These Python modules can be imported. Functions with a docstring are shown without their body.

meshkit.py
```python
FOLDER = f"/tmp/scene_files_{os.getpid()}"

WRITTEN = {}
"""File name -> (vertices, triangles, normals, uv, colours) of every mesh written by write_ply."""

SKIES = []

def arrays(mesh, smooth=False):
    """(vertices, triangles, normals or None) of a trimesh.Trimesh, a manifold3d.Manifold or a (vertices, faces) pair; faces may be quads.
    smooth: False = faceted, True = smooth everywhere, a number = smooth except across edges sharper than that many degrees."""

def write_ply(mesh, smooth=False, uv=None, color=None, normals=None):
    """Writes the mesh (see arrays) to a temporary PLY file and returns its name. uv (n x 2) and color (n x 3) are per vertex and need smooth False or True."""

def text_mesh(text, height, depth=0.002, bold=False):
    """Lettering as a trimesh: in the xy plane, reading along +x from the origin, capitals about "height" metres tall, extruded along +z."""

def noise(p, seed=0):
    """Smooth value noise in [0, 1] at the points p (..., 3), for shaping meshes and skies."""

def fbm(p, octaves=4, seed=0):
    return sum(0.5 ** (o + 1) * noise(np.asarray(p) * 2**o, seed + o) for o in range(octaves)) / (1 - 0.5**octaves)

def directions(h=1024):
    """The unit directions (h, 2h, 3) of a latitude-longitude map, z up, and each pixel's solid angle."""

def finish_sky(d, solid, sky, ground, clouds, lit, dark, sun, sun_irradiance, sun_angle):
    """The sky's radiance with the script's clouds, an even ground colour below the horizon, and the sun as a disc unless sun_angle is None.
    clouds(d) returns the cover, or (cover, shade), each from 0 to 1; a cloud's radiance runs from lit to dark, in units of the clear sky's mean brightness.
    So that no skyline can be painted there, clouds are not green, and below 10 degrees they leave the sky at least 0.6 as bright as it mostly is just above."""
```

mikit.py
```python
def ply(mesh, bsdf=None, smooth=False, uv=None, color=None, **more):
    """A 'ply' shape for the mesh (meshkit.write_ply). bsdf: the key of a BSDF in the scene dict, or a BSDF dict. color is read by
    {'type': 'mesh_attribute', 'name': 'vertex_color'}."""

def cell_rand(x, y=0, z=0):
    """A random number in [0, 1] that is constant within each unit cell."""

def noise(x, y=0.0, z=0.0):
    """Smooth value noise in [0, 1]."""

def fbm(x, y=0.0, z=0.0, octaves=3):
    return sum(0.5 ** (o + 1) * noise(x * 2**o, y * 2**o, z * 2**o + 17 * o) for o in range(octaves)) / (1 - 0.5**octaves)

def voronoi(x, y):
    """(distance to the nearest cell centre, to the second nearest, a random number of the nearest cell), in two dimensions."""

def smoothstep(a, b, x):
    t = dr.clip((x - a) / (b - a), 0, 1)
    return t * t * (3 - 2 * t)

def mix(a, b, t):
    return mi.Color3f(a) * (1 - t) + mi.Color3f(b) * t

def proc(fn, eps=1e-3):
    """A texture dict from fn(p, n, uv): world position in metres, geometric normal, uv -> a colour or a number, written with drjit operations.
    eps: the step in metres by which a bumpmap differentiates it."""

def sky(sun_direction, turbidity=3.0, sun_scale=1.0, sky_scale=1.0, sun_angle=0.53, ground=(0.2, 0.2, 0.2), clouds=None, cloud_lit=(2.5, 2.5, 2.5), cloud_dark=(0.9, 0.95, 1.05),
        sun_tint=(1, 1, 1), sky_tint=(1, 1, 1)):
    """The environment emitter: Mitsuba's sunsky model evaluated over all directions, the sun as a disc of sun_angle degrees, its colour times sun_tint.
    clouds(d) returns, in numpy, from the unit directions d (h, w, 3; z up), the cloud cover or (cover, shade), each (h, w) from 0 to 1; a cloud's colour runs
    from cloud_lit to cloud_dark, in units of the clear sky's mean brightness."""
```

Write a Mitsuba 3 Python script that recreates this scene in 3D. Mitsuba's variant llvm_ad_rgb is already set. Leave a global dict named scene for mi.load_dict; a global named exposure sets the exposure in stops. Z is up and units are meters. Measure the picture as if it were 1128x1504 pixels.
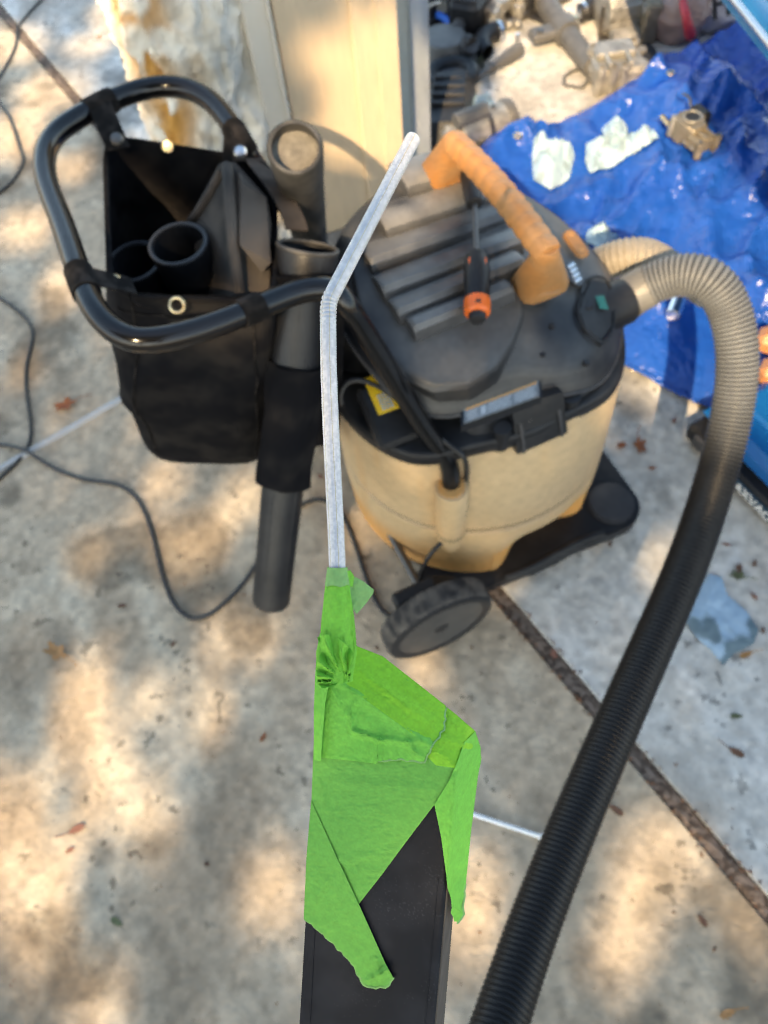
import math, random
import numpy as np
import trimesh
import drjit as dr
import mitsuba as mi
import mikit, meshkit
from mikit import noise, smoothstep, mix, voronoi
from scipy.spatial import Delaunay, ConvexHull
from scipy.interpolate import CubicSpline
import shapely
from shapely.geometry import Polygon, Point, LineString

rng = np.random.default_rng(7)
scene, labels = {'type': 'scene'}, {}

# ------------------------------------------------------------------ camera, light, exposure
F_PX, CAM_H = 1130.0, 1.45
_t, _r = math.radians(61), math.radians(8)
FWD = np.array([0, math.cos(_t), -math.sin(_t)])
_R0, _D0 = np.array([1.0, 0, 0]), np.array([0, -math.sin(_t), -math.cos(_t)])
RGT = math.cos(_r) * _R0 + math.sin(_r) * _D0
DWN = -math.sin(_r) * _R0 + math.cos(_r) * _D0
EYE = np.array([0, 0, CAM_H])
SUN = np.array([-0.24, -0.68, 0.60]); SUN /= np.linalg.norm(SUN)
exposure = 4.02
scene['camera'] = {'type': 'thinlens', 'fov_axis': 'x', 'fov': 2 * math.degrees(math.atan(564 / F_PX)),
                   'aperture_radius': 0.0012, 'focus_distance': 0.335, 'near_clip': 0.02, 'far_clip': 2000.0,
                   'to_world': mi.ScalarTransform4f().look_at(origin=EYE.tolist(), target=(EYE + FWD).tolist(), up=(-DWN).tolist())}
scene['sky'] = mikit.sky(SUN.tolist(), turbidity=3.5, sun_scale=0.44, sky_scale=1.0, sun_tint=(1.0, 0.89, 0.70),
                         sky_tint=(1.18, 1.0, 0.79), ground=(0.25, 0.22, 0.18))


def ray(px, py):
    return RGT * (px - 564) / F_PX + DWN * (py - 752) / F_PX + FWD


def P(px, py, z=0.0):
    """The point at height z that a pixel of the 1128 x 1504 photograph sees."""
    d = ray(px, py)
    return EYE + d * (z - CAM_H) / d[2]


def PD(px, py, dep):
    return EYE + ray(px, py) * dep


# ------------------------------------------------------------------ helpers
def fbm(x, y=0.0, z=0.0, octaves=3):
    return mikit.fbm(x, y, z, min(octaves, 3))


def key_for(name):
    if name not in scene:
        return name
    i = 1
    while f'{name}_{i:03d}' in scene:
        i += 1
    return f'{name}_{i:03d}'


used = set()


def thing(name, label, cat, group=None):
    k, i = name, 1
    while k in used or k in scene:
        k = f'{name}_{i:03d}'; i += 1
    used.add(k)
    labels[k] = {'label': label, 'category': cat}
    if group:
        labels[k]['group'] = group
    return k


def solo(name, mesh, mat, label, cat, group=None, smooth=35, **kw):
    k = thing(name, label, cat, group)
    scene[k] = mikit.ply(mesh, mat, smooth, **kw)
    return k


def part(parent, name, mesh, mat, label=None, smooth=35, **kw):
    k = key_for(f'{parent}__{name}')
    scene[k] = mikit.ply(mesh, mat, smooth, **kw)
    if label:
        labels[k] = {'label': label}
    return k


def struct(name, mesh, mat, label=None, smooth=False, **kw):
    scene[name] = mikit.ply(mesh, mat, smooth, **kw)
    labels[name] = {'kind': 'structure'}
    if label:
        labels[name]['label'] = label
    return name


def grid_faces(nu, nv, wrap_v=False):
    f = []
    i = np.arange(nu - 1)[:, None]
    j = np.arange(nv if wrap_v else nv - 1)[None, :]
    a = i * nv + j
    b = i * nv + (j + 1) % nv
    c = (i + 1) * nv + (j + 1) % nv
    d = (i + 1) * nv + j
    q = np.stack(np.broadcast_arrays(a, b, c, d), -1).reshape(-1, 4)
    return np.vstack([q[:, [0, 1, 2]], q[:, [0, 2, 3]]])


def TM(v, f):
    return trimesh.Trimesh(np.asarray(v, float), np.asarray(f, int), process=False)


def spline(pts, n):
    pts = np.asarray(pts, float)
    s = np.r_[0, np.cumsum(np.linalg.norm(np.diff(pts, axis=0), axis=1) ** 0.5 + 1e-9)]
    fine = CubicSpline(s, pts)(np.linspace(0, s[-1], 2000))
    L = np.r_[0, np.cumsum(np.linalg.norm(np.diff(fine, axis=0), axis=1))]
    u = np.linspace(0, L[-1], n)
    return np.stack([np.interp(u, L, fine[:, k]) for k in range(3)], 1), u


def frames(p):
    t = np.gradient(p, axis=0)
    t /= np.linalg.norm(t, axis=1, keepdims=True)
    n = np.cross(t[0], [0.3, 0.2, 0.9]); n /= np.linalg.norm(n)
    N = []
    for k in range(len(p)):
        n = n - t[k] * (n @ t[k]); n /= np.linalg.norm(n)
        N.append(n)
    N = np.array(N)
    return t, N, np.cross(t, N)


def tube_path(p, r, n=16, cap=True, hollow=None):
    """A tube along the sampled path p; r a number or one per sample; hollow: wall thickness at both ends left open."""
    p = np.asarray(p, float)
    r = np.broadcast_to(np.asarray(r, float), (len(p),)) if np.ndim(r) < 2 else np.asarray(r)
    t, N, B = frames(p)
    a = np.linspace(0, 2 * np.pi, n, endpoint=False)
    rr = r[:, None] if r.ndim == 1 else r
    v = p[:, None] + rr[..., None] * (np.cos(a)[None, :, None] * N[:, None] + np.sin(a)[None, :, None] * B[:, None])
    m = len(p)
    V, Fc = v.reshape(-1, 3), grid_faces(m, n, True)
    if hollow:
        ri = rr - hollow
        w = p[:, None] + ri[..., None] * (np.cos(a)[None, :, None] * N[:, None] + np.sin(a)[None, :, None] * B[:, None])
        F2 = grid_faces(m, n, True)[:, ::-1] + len(V)
        ends = []
        for row in (0, m - 1):
            for j in range(n):
                o0, o1 = row * n + j, row * n + (j + 1) % n
                i0, i1 = o0 + m * n, o1 + m * n
                q = [[o0, o1, i1], [o0, i1, i0]]
                ends += q if row else [x[::-1] for x in q]
        V = np.vstack([V, w.reshape(-1, 3)])
        Fc = np.vstack([Fc, F2, ends])
    elif cap:
        V = np.vstack([V, p[:1], p[-1:]])
        c0, c1 = m * n, m * n + 1
        j = np.arange(n); k = (j + 1) % n
        Fc = np.vstack([Fc, np.stack([np.full(n, c0), k, j], 1), np.stack([np.full(n, c1), (m - 1) * n + j, (m - 1) * n + k], 1)])
    mesh = TM(V, Fc)
    if mesh.volume < 0:
        mesh.invert()
    return mesh


def tube(pts, r, n=16, m=60, **kw):
    p, u = spline(pts, m)
    if np.ndim(r) == 1:
        r = np.interp(np.linspace(0, 1, m), np.linspace(0, 1, len(r)), r)
    return tube_path(p, r, n, **kw)


def cyl(p0, p1, r, n=24, r1=None, bevel=0.0):
    p0, p1 = np.asarray(p0, float), np.asarray(p1, float)
    r1 = r if r1 is None else r1
    L = np.linalg.norm(p1 - p0)
    b = min(bevel, 0.45 * L, 0.6 * r)
    if b:
        q = [0, b * 0.3, b, L - b, L - b * 0.3, L]
        rs = [r - b, r - b * 0.3, r, r1, r1 - b * 0.3, r1 - b]
    else:
        q, rs = [0, L], [r, r1]
    d = (p1 - p0) / L
    return tube_path([p0 + d * x for x in q], rs, n)


def cbox(size, c=(0, 0, 0), ch=0.003, ax=None):
    """A box with chamfered edges; ax: three axis vectors."""
    h = np.asarray(size, float) / 2
    ch = min(ch, 0.45 * min(2 * h))
    v = []
    for s in np.ndindex(2, 2, 2):
        s = np.array(s) * 2 - 1
        for k in range(3):
            q = h - ch; q = q.copy(); q[k] = h[k]
            v.append(s * q)
    v = np.array(v)
    if ax is not None:
        v = v @ np.asarray(ax, float)
    m = trimesh.convex.convex_hull(v + np.asarray(c, float))
    return m


def hull(pts):
    return trimesh.convex.convex_hull(np.asarray(pts, float))


def cat(*ms):
    return trimesh.util.concatenate([m for m in ms])


def basis(x, z=(0, 0, 1)):
    x = np.asarray(x, float); x = x / np.linalg.norm(x)
    y = np.cross(z, x); y /= np.linalg.norm(y)
    return np.array([x, y, np.cross(x, y)])


def fill_polygon(poly, step, extra=()):
    """(2-D points, triangles) of a polygon filled with a jittered grid."""
    poly = Polygon(poly) if not isinstance(poly, Polygon) else poly
    ring = poly.exterior
    n = max(8, int(ring.length / step))
    b = np.array([ring.interpolate(k / n, normalized=True).coords[0] for k in range(n)])
    b = np.vstack([b, np.array(poly.exterior.coords)[:-1]])
    x0, y0, x1, y1 = poly.bounds
    gx, gy = np.meshgrid(np.arange(x0, x1, step), np.arange(y0, y1, step))
    g = np.stack([gx.ravel(), gy.ravel()], 1) + rng.uniform(-0.2, 0.2, (gx.size, 2)) * step
    inner = poly.buffer(-0.45 * step)
    g = g[shapely.contains_xy(inner, g[:, 0], g[:, 1])]
    p = np.vstack([b, g])
    p = p[np.unique(np.round(p / (step * 0.05)), axis=0, return_index=True)[1]]
    t = Delaunay(p).simplices
    c = p[t].mean(1)
    t = t[shapely.contains_xy(poly.buffer(1e-9), c[:, 0], c[:, 1])]
    a = p[t]
    area = np.cross(a[:, 1] - a[:, 0], a[:, 2] - a[:, 0])
    t = t[np.abs(area) > 1e-6 * step * step]
    area = area[np.abs(area) > 1e-6 * step * step]
    t[area < 0] = t[area < 0][:, ::-1]
    return p, t


def sheet(top, tris, thick_vec):
    """A closed thin sheet: the surface TOP and the same surface moved by thick_vec, with its edge closed."""
    n = len(top)
    V = np.vstack([top, top + thick_vec])
    e = np.vstack([tris[:, [0, 1]], tris[:, [1, 2]], tris[:, [2, 0]]])
    s = np.sort(e, 1)
    _, inv, cnt = np.unique(s, axis=0, return_inverse=True, return_counts=True)
    be = e[cnt[inv.ravel()] == 1]
    side = np.vstack([np.stack([be[:, 1], be[:, 0], be[:, 0] + n], 1), np.stack([be[:, 1], be[:, 0] + n, be[:, 1] + n], 1)])
    return TM(V, np.vstack([tris, tris[:, ::-1] + n, side]))


def nz(p, s, seed=0):
    return meshkit.noise(np.asarray(p) * s, seed) - 0.5


def fb(p, s, o=4, seed=0):
    return meshkit.fbm(np.asarray(p) * s, o, seed) - 0.5


# ------------------------------------------------------------------ materials
def rgb(*c):
    return {'type': 'rgb', 'value': list(c)}


def mat(name, color, rough=0.5, bump=None, bscale=1.0, eps=1e-3, **kw):
    base = mikit.proc(color) if callable(color) else rgb(*color)
    ro = mikit.proc(rough) if callable(rough) else float(rough)
    b = {'type': 'principled', 'base_color': base, 'roughness': ro, 'specular': kw.pop('specular', 0.5), **kw}
    if bump is not None:
        b = {'type': 'bumpmap', 'arbitrary': mikit.proc(bump, eps), 'scale': float(bscale), 'bsdf': b}
    scene[name] = {'type': 'twosided', 'bsdf': b}


def c3(r, g, b):
    return mi.Color3f(r, g, b)


def concrete_color(base, dark, light, k, streak):
    def fn(p, n, uv):
        big = fbm(p.x * 2.3 + k, p.y * 2.3, 0, 4)
        mid = fbm(p.x * 9 + 5, p.y * 7 + k, 2, 4)
        st = fbm((p.x + p.y * 0.35) * 14, (p.y - p.x * 0.35) * 3.2 + k, 7, 4)
        fine = fbm(p.x * 60, p.y * 60, 5, 3)
        c = mix(dark, base, smoothstep(0.28, 0.56, big * 0.5 + mid * 0.3 + st * 0.2))
        c = mix(c, light, smoothstep(0.50, 0.72, mid * 0.55 + st * streak) * 0.75)
        blot = smoothstep(0.60, 0.70, fbm(p.x * 5.1 + 31 + k, p.y * 5.1, 11, 5))
        c = c * (1 - 0.45 * blot)
        pit = smoothstep(0.70, 0.80, fbm(p.x * 52 + k, p.y * 47, 13, 3)) * smoothstep(0.45, 0.6, mid)
        c = c * (1 - 0.5 * pit)
        return c * (0.66 + 0.68 * fine)
    return fn


def concrete_bump(p, n, uv):
    return fbm(p.x * 90, p.y * 90, 1, 2) * 0.5 + noise(p.x * 18, p.y * 22, 4) + noise(p.x * 320, p.y * 320, 2) * 0.22


mat('mat_slab_tan', concrete_color((0.43, 0.355, 0.262), (0.27, 0.215, 0.155), (0.51, 0.45, 0.35), 0.0, 0.45), 0.85, concrete_bump, 0.0035, specular=0.25)
mat('mat_slab_pale', concrete_color((0.50, 0.485, 0.45), (0.34, 0.315, 0.275), (0.62, 0.62, 0.60), 9.0, 0.45), 0.8, concrete_bump, 0.003, specular=0.3)
mat('mat_soil', lambda p, n, uv: mix((0.10, 0.075, 0.05), (0.22, 0.17, 0.12), fbm(p.x * 8, p.y * 8, 0, 4)), 0.95)
mat('mat_joint_wood', lambda p, n, uv: mix((0.075, 0.055, 0.042), (0.21, 0.165, 0.135), smoothstep(0.35, 0.65, fbm(p.x * 30 + p.y * 150, p.y * 30 - p.x * 130, 1, 3))), 0.9,
    lambda p, n, uv: fbm((p.x * 0.65 + p.y * 0.75) * 420, (p.y * 0.65 - p.x * 0.75) * 25, 1, 3), 0.003)
mat('mat_debris', lambda p, n, uv: mix((0.05, 0.028, 0.018), (0.24, 0.11, 0.05), noise(p.x * 140, p.y * 140, 3)), 0.9)
mat('mat_sealant', lambda p, n, uv: mix((0.30, 0.30, 0.30), (0.52, 0.53, 0.55), fbm(p.x * 20, p.y * 20, 1, 3)), 0.35)


def dusty(base, dust, amount, sc=14.0, k=0.0):
    def fn(p, n, uv):
        d = fbm(p.x * sc + k, p.y * sc, p.z * sc, 4)
        up = smoothstep(0.1, 0.95, n.z)
        t = dr.clip(smoothstep(0.30, 0.72, d) * amount * (0.25 + 0.75 * up), 0, 1)
        return mix(base, dust, t) * (0.85 + 0.3 * fbm(p.x * 130, p.y * 130, p.z * 130, 2))
    return fn


mat('mat_black_plastic', dusty((0.008, 0.009, 0.012), (0.09, 0.087, 0.08), 0.20), 0.45, specular=0.3)
mat('mat_lid_top', dusty((0.013, 0.0145, 0.019), (0.155, 0.15, 0.14), 0.62, 9.0, 3.0), 0.40, specular=0.35)
mat('mat_louver', lambda p, n, uv: mix(dusty((0.030, 0.032, 0.039), (0.235, 0.228, 0.212), 0.75, 11.0, 3.0)(p, n, uv), (0.42, 0.39, 0.35),
                                       smoothstep(1.03, 1.16, p.y - 0.6 * (p.x - 0.12) + 0.10 * (fbm(p.x * 22, p.y * 22, 1, 3) - 0.5)) * 0.75), 0.40)
mat('mat_black_matte', (0.012, 0.012, 0.014), 0.6)
mat('mat_dark_grey', dusty((0.034, 0.036, 0.042), (0.15, 0.14, 0.125), 0.4), 0.5, specular=0.3)
mat('mat_rubber', lambda p, n, uv: mix((0.013, 0.013, 0.015), (0.17, 0.15, 0.125), smoothstep(0.25, 0.75, fbm(p.x * 45, p.y * 45, p.z * 60, 3)) * 0.55 * smoothstep(0.75, 0.35, dr.abs(n.x * 0.31 - n.y * 0.95))), 0.85)
mat('mat_hub', dusty((0.045, 0.045, 0.046), (0.12, 0.11, 0.10), 0.5, 30), 0.6)


def drum_color(p, n, uv):
    c = mix((0.52, 0.385, 0.225), (0.45, 0.32, 0.175), fbm(p.x * 6, p.y * 6, p.z * 9, 4))
    low = smoothstep(0.20, 0.08, p.z + 0.05 * (fbm(p.x * 14, p.y * 14, p.z * 3, 3) - 0.5))
    c = mix(c, (0.52, 0.24, 0.05), low * 0.75)
    run = smoothstep(0.55, 0.75, fbm(p.x * 26 + 4, p.y * 26, p.z * 4, 3))
    c = mix(c, (0.52, 0.29, 0.10), run * 0.26)
    seam = smoothstep(0.008, 0.003, dr.abs(p.z - 0.235))
    c = c * (1 - 0.45 * seam)
    return c * (0.86 + 0.22 * fbm(p.x * 90, p.y * 90, p.z * 90, 2))


mat('mat_drum', drum_color, 0.42)
mat('mat_drum_orange', lambda p, n, uv: mix((0.56, 0.25, 0.05), (0.50, 0.30, 0.12), fbm(p.x * 25, p.y * 25, p.z * 25, 3)), 0.5)
mat('mat_orange', lambda p, n, uv: mix((0.37, 0.170, 0.052), (0.34, 0.200, 0.092), smoothstep(0.35, 0.7, fbm(p.x * 28, p.y * 28, p.z * 28, 4)) * 0.5) * (0.9 + 0.2 * noise(p.x * 200, p.y * 200, p.z * 200)), 0.48)
mat('mat_driver_orange', (0.72, 0.14, 0.02), 0.35)
mat('mat_chrome', (0.75, 0.75, 0.76), 0.22, metallic=1.0)
mat('mat_steel_dark', (0.16, 0.15, 0.14), 0.38, metallic=0.9)
mat('mat_brass', (0.70, 0.58, 0.36), 0.3, metallic=1.0)
mat('mat_tube_black', (0.004, 0.004, 0.005), 0.13, specular=0.45)


def fabric_bump(p, n, uv):
    return noise(p.x * 60, p.y * 60, p.z * 60) + 0.10 * dr.sin(p.z * 3800) + 0.10 * dr.sin((p.x + p.y) * 3800)


mat('mat_bag', lambda p, n, uv: mix((0.005, 0.005, 0.0065), (0.016, 0.0145, 0.014), smoothstep(0.35, 0.8, fbm(p.x * 26, p.y * 26, p.z * 26, 4))), 0.9, fabric_bump, 0.0012, specular=0.1)
mat('mat_webbing', lambda p, n, uv: mix((0.008, 0.0075, 0.0075), (0.030, 0.026, 0.024), smoothstep(0.4, 0.8, fbm(p.x * 60, p.y * 60, p.z * 60, 3))), 0.95, fabric_bump, 0.001, specular=0.1)
mat('mat_webbing_worn', lambda p, n, uv: mix((0.022, 0.018, 0.016), (0.10, 0.082, 0.07), fbm(p.x * 40, p.y * 40, p.z * 40, 3)), 0.95, fabric_bump, 0.001, specular=0.1)
mat('mat_wand', dusty((0.0085, 0.0095, 0.0125), (0.08, 0.076, 0.07), 0.2, 22), 0.42, specular=0.4)
mat('mat_wand_dusty', dusty((0.018, 0.018, 0.018), (0.115, 0.108, 0.097), 0.7, 30), 0.6)
mat('mat_dust_plug', lambda p, n, uv: mix((0.06, 0.056, 0.05), (0.24, 0.225, 0.20), fbm(p.x * 120, p.y * 120, p.z * 120, 4)), 0.95)
mat('mat_nozzle_dusty', lambda p, n, uv: mix((0.010, 0.009, 0.0085), (0.068, 0.057, 0.048), smoothstep(0.32, 0.68, fbm(p.x * 16, p.y * 16, p.z * 10, 4))), 0.75)


def hose_color(p, n, uv):
    """Black ribbed hose, dusted pale over the stretch near the port (uv.x = metres from the port)."""
    t = smoothstep(0.46, 0.30, uv.x + 0.05 * (fbm(p.x * 18, p.y * 18, p.z * 18, 3) - 0.5))
    d = mix((0.105, 0.108, 0.110), (0.185, 0.190, 0.190), fbm(p.x * 30, p.y * 30, p.z * 30, 3))
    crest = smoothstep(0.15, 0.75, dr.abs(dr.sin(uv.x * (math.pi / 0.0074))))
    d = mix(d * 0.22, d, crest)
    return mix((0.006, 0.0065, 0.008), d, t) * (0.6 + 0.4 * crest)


mat('mat_hose', hose_color, 0.40, specular=0.3)
mat('mat_hose_tan', lambda p, n, uv: mix((0.21, 0.185, 0.145), (0.30, 0.27, 0.22), fbm(p.x * 30, p.y * 30, p.z * 30, 3)), 0.5)
mat('mat_cuff', lambda p, n, uv: mix((0.11, 0.105, 0.095), (0.19, 0.18, 0.16), fbm(p.x * 30, p.y * 30, p.z * 30, 3)), 0.45)
mat('mat_cord', (0.013, 0.013, 0.014), 0.5)
mat('mat_cord_grey', (0.022, 0.023, 0.026), 0.5)


def tarp_color(p, n, uv):
    w = 0.5 + 0.5 * dr.sin(p.x * 2200) * dr.sin(p.y * 2200)
    return mix((0.007, 0.055, 0.33), (0.014, 0.09, 0.43), fbm(p.x * 12, p.y * 12, p.z * 12, 4)) * (0.9 + 0.1 * w)


mat('mat_tarp', tarp_color, 0.30, lambda p, n, uv: fbm(p.x * 30, p.y * 30, p.z * 30, 4) * 1.0 + fbm(p.x * 110, p.y * 110, p.z * 60, 2) * 0.2, 0.012, specular=0.6)
mat('mat_rag', lambda p, n, uv: mix((0.27, 0.41, 0.50), (0.43, 0.56, 0.64), fbm(p.x * 40, p.y * 40, p.z * 40, 4)) * (1 - 0.35 * smoothstep(0.6, 0.75, fbm(p.x * 55 + 7, p.y * 55, 3, 4))), 0.95, lambda p, n, uv: fbm(p.x * 160, p.y * 160, p.z * 160, 3), 0.004)
mat('mat_rag_wet', lambda p, n, uv: mix((0.12, 0.18, 0.22), (0.34, 0.48, 0.62), smoothstep(0.44, 0.56, fbm(p.x * 16 + 3, p.y * 16, 1, 3))), 0.8, lambda p, n, uv: fbm(p.x * 120, p.y * 120, p.z * 120, 3), 0.003)
mat('mat_alloy', lambda p, n, uv: mix((0.14, 0.135, 0.122), (0.52, 0.50, 0.45), fbm(p.x * 60, p.y * 60, p.z * 60, 4)), 0.42, lambda p, n, uv: noise(p.x * 300, p.y * 300, p.z * 300), 0.002, metallic=0.55)
mat('mat_alloy_tan', lambda p, n, uv: mix((0.13, 0.105, 0.07), (0.38, 0.325, 0.235), fbm(p.x * 60, p.y * 60, p.z * 60, 4)), 0.42, lambda p, n, uv: noise(p.x * 300, p.y * 300, p.z * 300), 0.002, metallic=0.55)
mat('mat_grey_part', lambda p, n, uv: mix((0.075, 0.074, 0.072), (0.145, 0.142, 0.136), fbm(p.x * 40, p.y * 40, p.z * 40, 4)), 0.5, metallic=0.2)
mat('mat_board', lambda p, n, uv: mix((0.56, 0.45, 0.31), (0.50, 0.39, 0.26), fbm(p.x * 7, p.y * 7, p.z * 3, 4)) * (0.94 + 0.10 * noise(p.x * 150, p.y * 150, p.z * 20)), 0.6)
mat('mat_board_grey', lambda p, n, uv: mix((0.46, 0.43, 0.37), (0.58, 0.55, 0.48), fbm(p.x * 20, p.y * 20, p.z * 4, 3)), 0.7)
mat('mat_galv', lambda p, n, uv: mix((0.34, 0.38, 0.39), (0.50, 0.54, 0.54), fbm(p.x * 50, p.y * 50, p.z * 12, 4)), 0.42, metallic=0.45)


def cloth_color(p, n, uv):
    a = fbm(p.x * 7 + 2, p.y * 7, p.z * 5, 5)
    b = fbm(p.x * 14 + 8, p.y * 14, p.z * 9 + 4, 4)
    c = mix((0.68, 0.67, 0.62), (0.48, 0.47, 0.42), smoothstep(0.4, 0.7, b))
    edge_ = smoothstep(0.10, 0.0, dr.abs(p.x + 0.395 - 0.10 * p.z + 0.10 * (fbm(p.z * 5, p.x * 8, 3, 3) - 0.5)))
    c = mix(c, (0.45, 0.24, 0.06), dr.clip(smoothstep(0.58, 0.66, a) * 0.6 + edge_ * smoothstep(0.36, 0.52, b), 0, 1))
    return mix(c, (0.34, 0.28, 0.20), smoothstep(0.60, 0.72, fbm(p.x * 11 + 20, p.y * 11, p.z * 8, 4)) * 0.7)


mat('mat_dropcloth', cloth_color, 0.9, lambda p, n, uv: fbm(p.x * 40, p.y * 40, p.z * 40, 3), 0.016, specular=0.2)
mat('mat_car_blue', lambda p, n, uv: mix((0.005, 0.11, 0.27), (0.009, 0.15, 0.34), fbm(p.x * 6, p.y * 6, p.z * 6, 3)), 0.25, clearcoat=0.6)
mat('mat_case_blue', lambda p, n, uv: mix((0.004, 0.085, 0.30), (0.006, 0.12, 0.38), fbm(p.x * 12, p.y * 12, p.z * 12, 3)), 0.35, clearcoat=0.3)
mat('mat_teal_dark', (0.008, 0.035, 0.06), 0.4)
mat('mat_white_print', (0.66, 0.66, 0.66), 0.6)
mat('mat_peach', lambda p, n, uv: mix((0.46, 0.20, 0.08), (0.40, 0.18, 0.07), fbm(p.x * 20, p.y * 20, p.z * 20, 3)), 0.5)
mat('mat_sack', lambda p, n, uv: mix((0.46, 0.43, 0.42), (0.60, 0.57, 0.56), fbm(p.x * 14, p.y * 14, p.z * 14, 4)), 0.35, specular=0.6)
mat('mat_sack_brown', lambda p, n, uv: mix((0.20, 0.12, 0.10), (0.36, 0.26, 0.22), fbm(p.x * 14, p.y * 14, p.z * 14, 4)), 0.35)
mat('mat_red', (0.45, 0.03, 0.04), 0.5)
mat('mat_cable_blue', (0.01, 0.09, 0.42), 0.45)
mat('mat_yellow', (0.74, 0.50, 0.015), 0.5)
mat('mat_label_grey', lambda p, n, uv: mix((0.15, 0.17, 0.185), (0.11, 0.125, 0.14), smoothstep(0.42, 0.55, noise(p.x * 420, p.y * 420, p.z * 420))) , 0.45)
mat('mat_label_pale', (0.40, 0.42, 0.43), 0.5)
mat('mat_green_print', (0.02, 0.20, 0.16), 0.5)
mat('mat_white_plastic', (0.80, 0.82, 0.84), 0.4)
for k, (a, b) in enumerate([((0.30, 0.10, 0.03), (0.16, 0.055, 0.025)), ((0.26, 0.125, 0.085), (0.20, 0.085, 0.055)), ((0.16, 0.08, 0.04), (0.09, 0.045, 0.03)), ((0.11, 0.13, 0.06), (0.07, 0.08, 0.04)), ((0.36, 0.20, 0.08), (0.28, 0.14, 0.05))]):
    mat(f'mat_leaf_{"abcde"[k]}', (lambda a, b: lambda p, n, uv: mix(a, b, fbm(p.x * 110, p.y * 110, 2, 3)))(a, b), 0.75)


def tape_mat(name, a, b, w=0.5):
    """Crepe masking tape: two greens blended over soft patches, fine crepe grain in the relief."""
    def col(p, n, uv):
        t = fbm(p.x * 30, p.y * 30, p.z * 30, 2)
        g = noise(p.x * 1300, p.y * 1300, p.z * 1300) * 0.55 + noise(p.x * 520, p.y * 520, p.z * 520) * 0.45
        return mix(a, b, 0.3 + 0.4 * t) * (0.86 + 0.28 * g)
    mat(name, col, 0.72, lambda p, n, uv: noise(p.x * 900, p.y * 900, p.z * 900) + 0.6 * noise(p.x * 420 + 3, p.y * 420, p.z * 420), 0.00045, eps=1e-4, specular=0.25)


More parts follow.
